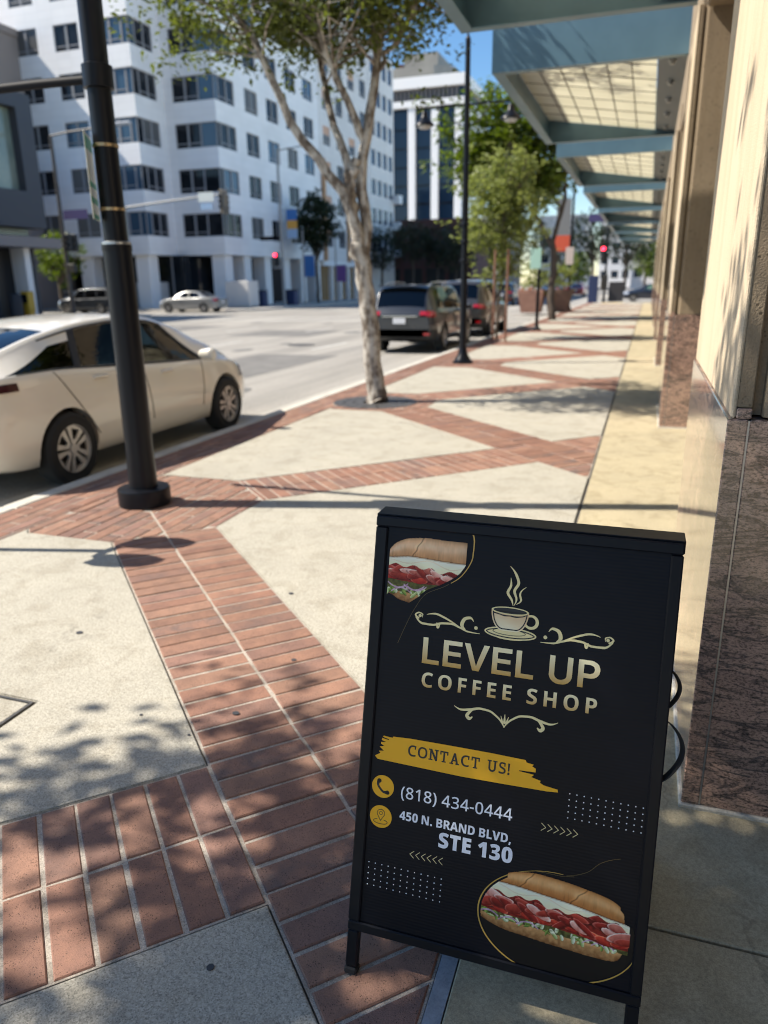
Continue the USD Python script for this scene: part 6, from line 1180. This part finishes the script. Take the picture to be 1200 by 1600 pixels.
for k in range(6):
    obj('boarding', fb(oP, YP, XP, .1+2.36*k, 2.1+2.36*k, -.5, -.42, 0, 3.44), 'plywood', pb); obj('pier', fb(oP, YP, XP, 2.1+2.36*k, 2.46+2.36*k, -.5, .0, 0, 3.445), 'white_trim', pb)
# third block with blue windows
tb = thing('office_building', 'pale block with blue windows at the end of the row, beside the tree trunk', 'building', (-31.5, 87.8, 0))
colsT = [(.6+2.1*k, 2.0+2.1*k) for k in range(4)]
obj('wall', facade(oP, YP, XP, 9.0, rows, colsT, TOP-.6, 0.2, a_in=0.0)+facade(np.array([-14.0, 9.0, 0])*[1, 1, 1], XP, YP, 14.0, rows, [], TOP-.6, .2, a_out=.401), 'cream_panels', tb)
for zb_, zt_ in rows:
    for c0, c1 in colsT: window(tb, oP, YP, XP, c0, c1, zb_, zt_, 0, 'blue_glass', sill=False)
obj('core', bx(-13, -.5, .2, 8.5, .2, TOP-.9), 'dark_opening', tb); obj('roof', bx(-13.5, -.401, .01, 8.59, TOP-.85, TOP-.65), 'grey_render', tb)
for k in range(3): obj('balcony', fb(oP, YP, XP, 8.3, 9.6, .005, .9, 4.9+3.17*k, 5.9+3.17*k), 'white_trim', tb)
# tower with white ribs
tw = thing('tower', 'tall tower of dark blue glass between white piers with a white crown', 'building', (-50.2, 150.0, 0))
obj('core', bx(.3, 14.9, .5, 22, 0, 36.6), 'dark_opening', tw)
for k in range(4): obj('pier', bx(-.1+4.55*k, 1.25+4.55*k, -.6, .49, 0, 33.2), 'white_trim', tw)
for k in range(3):
    g = obj('glass_bay', bx(1.26+4.55*k, 4.44+4.55*k, .15, .45, 0, 33.2), 'blue_glass', tw)
    for z in np.arange(3, 33, 3.3): obj('floor_line', bx(1.26+4.55*k, 4.44+4.55*k, .10, .149, z, z+.35), 'building_glass', g)
obj('crown_band', bx(-.4, 15.4, -.8, 22.5, 33.21, 34.3), 'white_trim', tw); obj('crown_band', bx(-.6, 15.7, -1.0, 22.7, 36.3, 38.2), 'white_trim', tw); obj('louvre_back', bx(.1, 15.0, .2, 22, 34.31, 36.29), 'blue_glass', tw)
for k in range(17): obj('louvre', bx(.2+.83*k, .62+.83*k, -.4, .19, 34.31, 36.29), 'tower_rib', tw)
obj('side_wall', bx(14.91, 15.2, .5, 22, 0, 33.2), 'white_trim', tw)
gt = thing('grey_tower', 'plain grey concrete tower showing above the tower with white piers', 'building', (-68, 200, 0)); obj('wall', extr(Polygon([(0, 0), (13.5, 0), (17.8, 3.5), (17.8, 20), (0, 20)]), 53.0), 'grey_render', gt); obj('penthouse', bx(5.5, 14.2, 1, 15, 53.01, 56.0), 'grey_render', gt); obj('brown_stack', bx(3.4, 5.4, .4, 8, 53.01, 53.9), 'red_brown_wall', gt)
# dark building at the left edge
db = thing('dark_building', 'dark clad building with a glass upper floor at the left edge', 'building', (-34.0, 12.0, 0))
obj('upper_frame', [bx(-16, 0, 0, 26.1, 4.95, 6.9), bx(-16, 0, 0, 26.1, 11.2, 12.0), bx(-16, 0, 24.9, 26.1, 6.901, 11.199)], 'dark_cladding', db)
g = obj('upper_glass', bx(-15, -.5, .2, 24.89, 6.901, 11.199), 'green_glass', db); obj('mullion', [bx(-.5, -.4, y, y+.1, 6.901, 11.199) for y in np.arange(1, 24, 2.0)], 'dark_cladding', g)
g = obj('lower_glass', bx(-15, -1.0, .2, 25.6, 4.5, 4.949), 'green_glass', db); obj('louvre', [bx(-1.0, -.9, .2, 25.6, 4.55+.2*k, 4.60+.2*k) for k in range(2)], 'window_frame', g)
obj('canopy', bx(-15, .55, .0, 26.5, 3.85, 4.4), 'taupe', db); obj('ground_wall', bx(-15, -1.2, .3, 26.0, 0, 3.849), 'dark_opening', db)
for y in (0.5, 8, 15, 21.0, 24.2): obj('post', bx(-1.19, -.2, y, y+.45, 0, 3.849), 'white_trim', db)
for y in (1.5, 9.5, 16.5, 22.2, 25.3): obj('door_frame', bx(-1.19, -.7, y, y+.25, 0, 3.849), 'dark_cladding', db)
tp = thing('taupe_building', 'taupe upper block peeking in at the upper left edge', 'building', (-52, 40, 0)); obj('wall', bx(-10, 6.4, 6, 20, 0, 19.3), 'taupe', tp); obj('parapet', bx(-10.1, 6.5, 5.9, 20.1, 19.301, 19.8), 'taupe', tp)
# low red brown building, end of the street
lw = thing('low_building', 'low red brown building in shade behind the olive trees', 'building', (-34, 97.5, 0)); obj('wall', bx(0, 12.5, 0, 14, 0, 8.3), 'red_brown_wall', lw); obj('roof', bx(-.4, 12.9, -.6, 14.4, 8.301, 9.3), 'red_brown_wall', lw)
for k in range(4): obj('shopfront', bx(.6+3*k, 3.0+3*k, -.06, -.01, .2, 3.4), 'dark_opening', lw)
for x, y, w, d_, h, mt, lab in ((-24, 178, 10, 20, 15.5, 'cream_panels', 'pale block closing the street behind the young tree'), (-12.5, 205, 8, 20, 21, 'white_panels', 'white block far down the street behind the banner pole'), (-3.8, 170, 9, 20, 12.0, 'cream_panels', 'pale low block at the far end of the walk'), (6.2, 120, 14, 50, 9.0, 'grey_render', 'grey block beyond the stone building'), (-36, 150, 9, 22, 13.5, 'grey_render', 'grey block between the tower and the young tree')):
    b = thing('far_building', lab, 'building', (x, y, 0)); nx = int(w/2.6)
    rr = [(2.2+3.4*k, 4.0+3.4*k) for k in range(int((h-3)/3.4))]; cc = [(.5+2.6*k, 2.2+2.6*k) for k in range(nx)]
    obj('wall', facade(oP, XP, -YP, w, rr, cc, h, 0)+[bx(.001, w-.001, .41, d_, 0, h-.01)], mt, b)
    for zb_, zt_ in rr:
        for c0, c1 in cc: window(b, oP, XP, -YP, c0, c1, zb_, zt_, 0, 'blue_glass', sill=False)

# groups of things that come in numbers
GROUPS = {'tree': 'street trees', 'planter': 'planters', 'stake': 'stakes of the young tree', 'bin': 'street bins', 'banner': 'street banners', 'traffic signal': 'traffic signals', 'cabinet': 'street cabinets', 'building': 'buildings along the streets', 'pole': 'kerbside poles', 'sign': 'street signs'}
for pr in stage.GetPrimAtPath('/World').GetChildren():
    c = pr.GetCustomDataByKey('category')
    if c in GROUPS and not pr.GetCustomDataByKey('group') and pr.GetName() not in ('sidewalk_sign', 'stone_building'): pr.SetCustomDataByKey('group', GROUPS[c])
